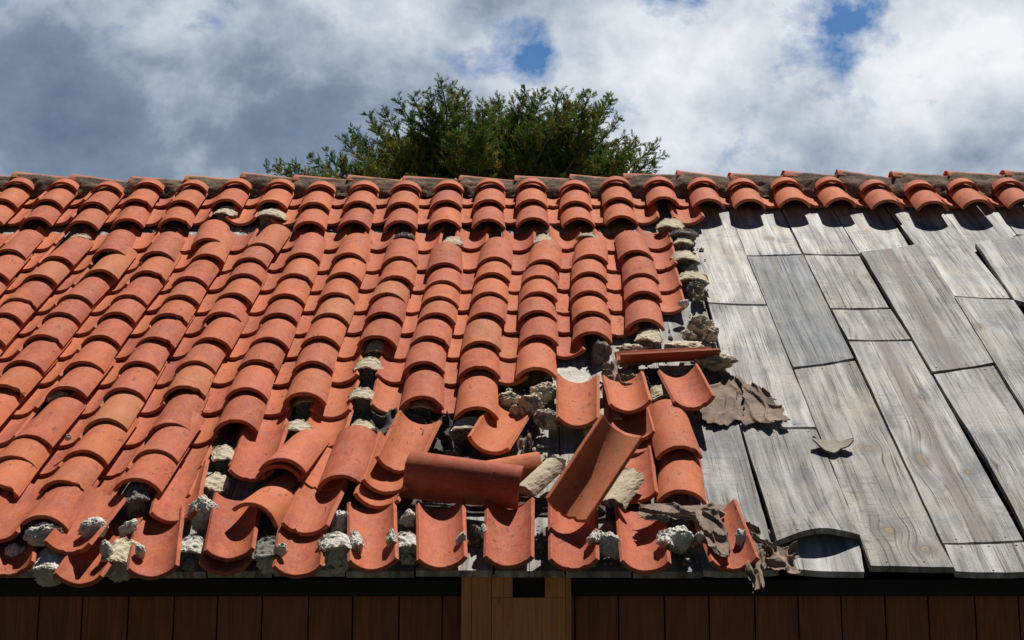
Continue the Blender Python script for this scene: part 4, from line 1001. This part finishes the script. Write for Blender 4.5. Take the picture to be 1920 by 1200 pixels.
# ------------------------------------------------------------------ juniper tree behind the ridge
def tree():
    r = random.Random(5); DY = 9.3
    def tp(px, py, dy=0.0):
        d = ray(px, py); t = (DY + dy - CAM.y) / d.y; return CAM + d * t
    root = tp(900, 560); root.z = GZ
    fork = tp(905, 500)
    tips = [(825,150),(868,172),(775,182),(800,200),(745,185),(705,235),(690,215),(640,258),(665,262),(610,285),(575,293),(540,305),(497,312),(520,308),(985,168),(1008,180),(940,188),(960,200),(1050,172),(1095,172),(1075,190),(1142,182),(1128,205),(1125,228),(1110,262),(1150,262),(1172,255),(1200,272),(1236,268),(1243,290),(1232,312),(1180,300),(900,210),(880,240),(850,250),(920,200),(1030,215),(1060,240),(770,250),(730,270),(1090,290),(1000,260),(950,270),(690,300),(640,315),(1140,310),(820,290),(890,300)]
    tips += [(1020, 172), (1070, 176), (1108, 178), (1120, 195), (1148, 186), (1160, 225), (1190, 262), (800, 170), (845, 160), (720, 205), (660, 240), (1085, 200), (930, 185), (905, 195)]
    for _ in range(46):
        px = r.uniform(540, 1200); top = 330 - 150 * max(0, 1 - abs(px - 920) / 330) ** .6
        tips.append((px, r.uniform(top + 10, 345)))
    Vb, Fb = [], []
    def tube(pts, r0, r1, ns=6):
        b = len(Vb); k = len(pts)
        for i, p in enumerate(pts):
            t = (pts[min(i + 1, k - 1)] - pts[max(i - 1, 0)]).normalized(); x = t.orthogonal().normalized(); y = t.cross(x); rad = r0 + (r1 - r0) * i / (k - 1)
            for a in range(ns): Vb.append(p + (x * math.cos(a * 2 * math.pi / ns) + y * math.sin(a * 2 * math.pi / ns)) * rad)
        for i in range(k - 1):
            for a in range(ns): c = (a + 1) % ns; Fb.append((b + i * ns + a, b + i * ns + c, b + (i + 1) * ns + c, b + (i + 1) * ns + a))
    tube([root, root.lerp(fork, .5) + Vector((.05, 0, 0)), fork], .17, .11, 10)
    nTrunk = (len(Vb), len(Fb))
    P0, P1, Wd, Cc = [], [], [], []
    def spray(p, d, L):
        L *= r.choice([.75, .95, 1.1])
        """one upswept juniper twig: a stem with short scale-leaf shoots"""
        up_ = Vector((0, 0, 1)); nseg = max(4, int(L / .016)); q = p.copy(); dd = d.normalized(); hue = r.random()
        for i in range(nseg):
            dd = (dd + up_ * .035 + Vector((r.gauss(0, .05), r.gauss(0, .05), r.gauss(0, .04)))).normalized(); q2 = q + dd * (L / nseg)
            P0.append(q); P1.append(q2); Wd.append(.0035); Cc.append(hue)
            for _ in range(5):
                s = Vector((r.gauss(0, 1), r.gauss(0, 1), r.gauss(0, .8))); s = (s - dd * s.dot(dd)).normalized()
                ln = (.014 + .030 * (1 - i / nseg)) * r.uniform(.6, 1.35)
                e = q2 + (dd * .9 + s * .6 + up_ * .15).normalized() * ln
                P0.append(q2); P1.append(e); Wd.append(r.uniform(.0026, .0040)); Cc.append(min(1, max(0, hue + r.uniform(-.2, .2))))
            q = q2
    for k, (px, py) in enumerate(tips):
        dy = r.uniform(-.9, .9) if k > 4 else r.uniform(-.3, .3)
        tip = tp(px, py, dy); st = fork + Vector((r.uniform(-.05, .05), r.uniform(-.05, .05), r.uniform(-.1, .25)))
        c1 = st.lerp(tip, .45) + Vector((0, 0, -.12 if abs(px - 900) > 150 else .0)) + Vector((r.gauss(0, .06), r.gauss(0, .08), 0))
        pts = []
        for i in range(15):
            t = i / 14; p = st * (1 - t) ** 2 + c1 * 2 * t * (1 - t) + tip * t * t
            if 0 < i < 14: p = p + Vector((noise.noise((t * 4, k, 0)), noise.noise((t * 4, k, 5)), noise.noise((t * 4, k, 9)))) * .05
            pts.append(p)
        tube(pts, .03, .003, 5)
        Lt = (tip - st).length
        for i in range(3, 15):
            t = i / 14; ax = (pts[i] - pts[i - 1]).normalized()
            m = 14 if i > 6 else 9
            for _ in range(m):
                s = Vector((r.gauss(0, 1), r.gauss(0, 1), r.gauss(0, .7))); s = (s - ax * s.dot(ax)).normalized()
                bl = (.34 * (1 - t) ** .7 + .085) * r.uniform(.5, 1.1)
                base = pts[i - 1].lerp(pts[i], r.random()); dr = (ax * .55 + s * .95 + Vector((0, 0, .15))).normalized()
                if bl > .16:
                    mid_ = base + dr * bl * .5
                    spray(base + dr * bl * .15, dr, bl * .9)
                    for _q in range(2): spray(mid_, (dr + Vector((r.gauss(0, .5), r.gauss(0, .5), r.gauss(0, .35)))).normalized(), bl * .5)
                else: spray(base, dr, bl)
        spray(pts[-2], (pts[-1] - pts[-2]), .10)
    P0 = np.array(P0); P1 = np.array(P1); Wd = np.array(Wd); Cc = np.array(Cc); n_ = len(P0)
    rs = np.random.RandomState(3); ax = P1 - P0; sd2 = np.cross(ax, rs.normal(size=(n_, 3))); sd2 /= np.linalg.norm(sd2, axis=1)[:, None] + 1e-9
    mid_ = P0 + ax * .45; Vv = np.stack([P0, mid_ + sd2 * Wd[:, None], P1, mid_ - sd2 * Wd[:, None]], 1).reshape(-1, 3)
    # keep the part that stands well clear of the ground
    me = bpy.data.meshes.new('crown'); me.vertices.add(n_ * 4); me.vertices.foreach_set('co', Vv.ravel())
    me.loops.add(n_ * 4); me.loops.foreach_set('vertex_index', np.arange(n_ * 4)); me.polygons.add(n_); me.polygons.foreach_set('loop_start', np.arange(n_) * 4)
    me.update(calc_edges=True); at_ = me.attributes.new('hue', 'FLOAT', 'POINT'); at_.data.foreach_set('value', np.repeat(Cc, 4))
    m, nn, b = new_mat('juniper_leaf'); hu = nn.add('ShaderNodeAttribute', attribute_name='hue').outputs['Fac']
    t = nn.add('ShaderNodeTexCoord').outputs['Object']; big = nn.noise(t, 2.2, 3, .5)
    f = nn.math('ADD', nn.math('MULTIPLY', hu, .6), nn.math('MULTIPLY', big, .5))
    c = nn.ramp(f, [(.15, (.03, .085, .018)), (.46, (.075, .145, .023)), (.70, (.18, .195, .032)), (.93, (.34, .23, .05))])
    nn.l.new(c, b.inputs['Base Color']); b.inputs['Roughness'].default_value = .7; b.inputs['Specular IOR Level'].default_value = .25
    tr = nn.add('ShaderNodeBsdfTranslucent', ins={'Color': c}); ms = nn.add('ShaderNodeMixShader', ins={0: .38, 1: b.outputs[0], 2: tr.outputs[0]})
    nn.l.new(ms.outputs[0], [q for q in nn.n if q.type == 'OUTPUT_MATERIAL'][0].inputs[0])
    me.materials.append(m)
    root_o = bpy.data.objects.new('juniper_tree', None); COL.objects.link(root_o); tag(root_o, 'dark green juniper tree rising behind the ridge of the roof', 'tree')
    link('crown', me, root_o)
    mk('trunk', Vb[:nTrunk[0]], Fb[:nTrunk[1]], [M_BARK], None, True, root_o)
    mk('limbs', Vb[nTrunk[0]:], [tuple(i - nTrunk[0] for i in q) for q in Fb[nTrunk[1]:]], [M_BARK], None, True, root_o)
    print('leaves', n_)
tree()
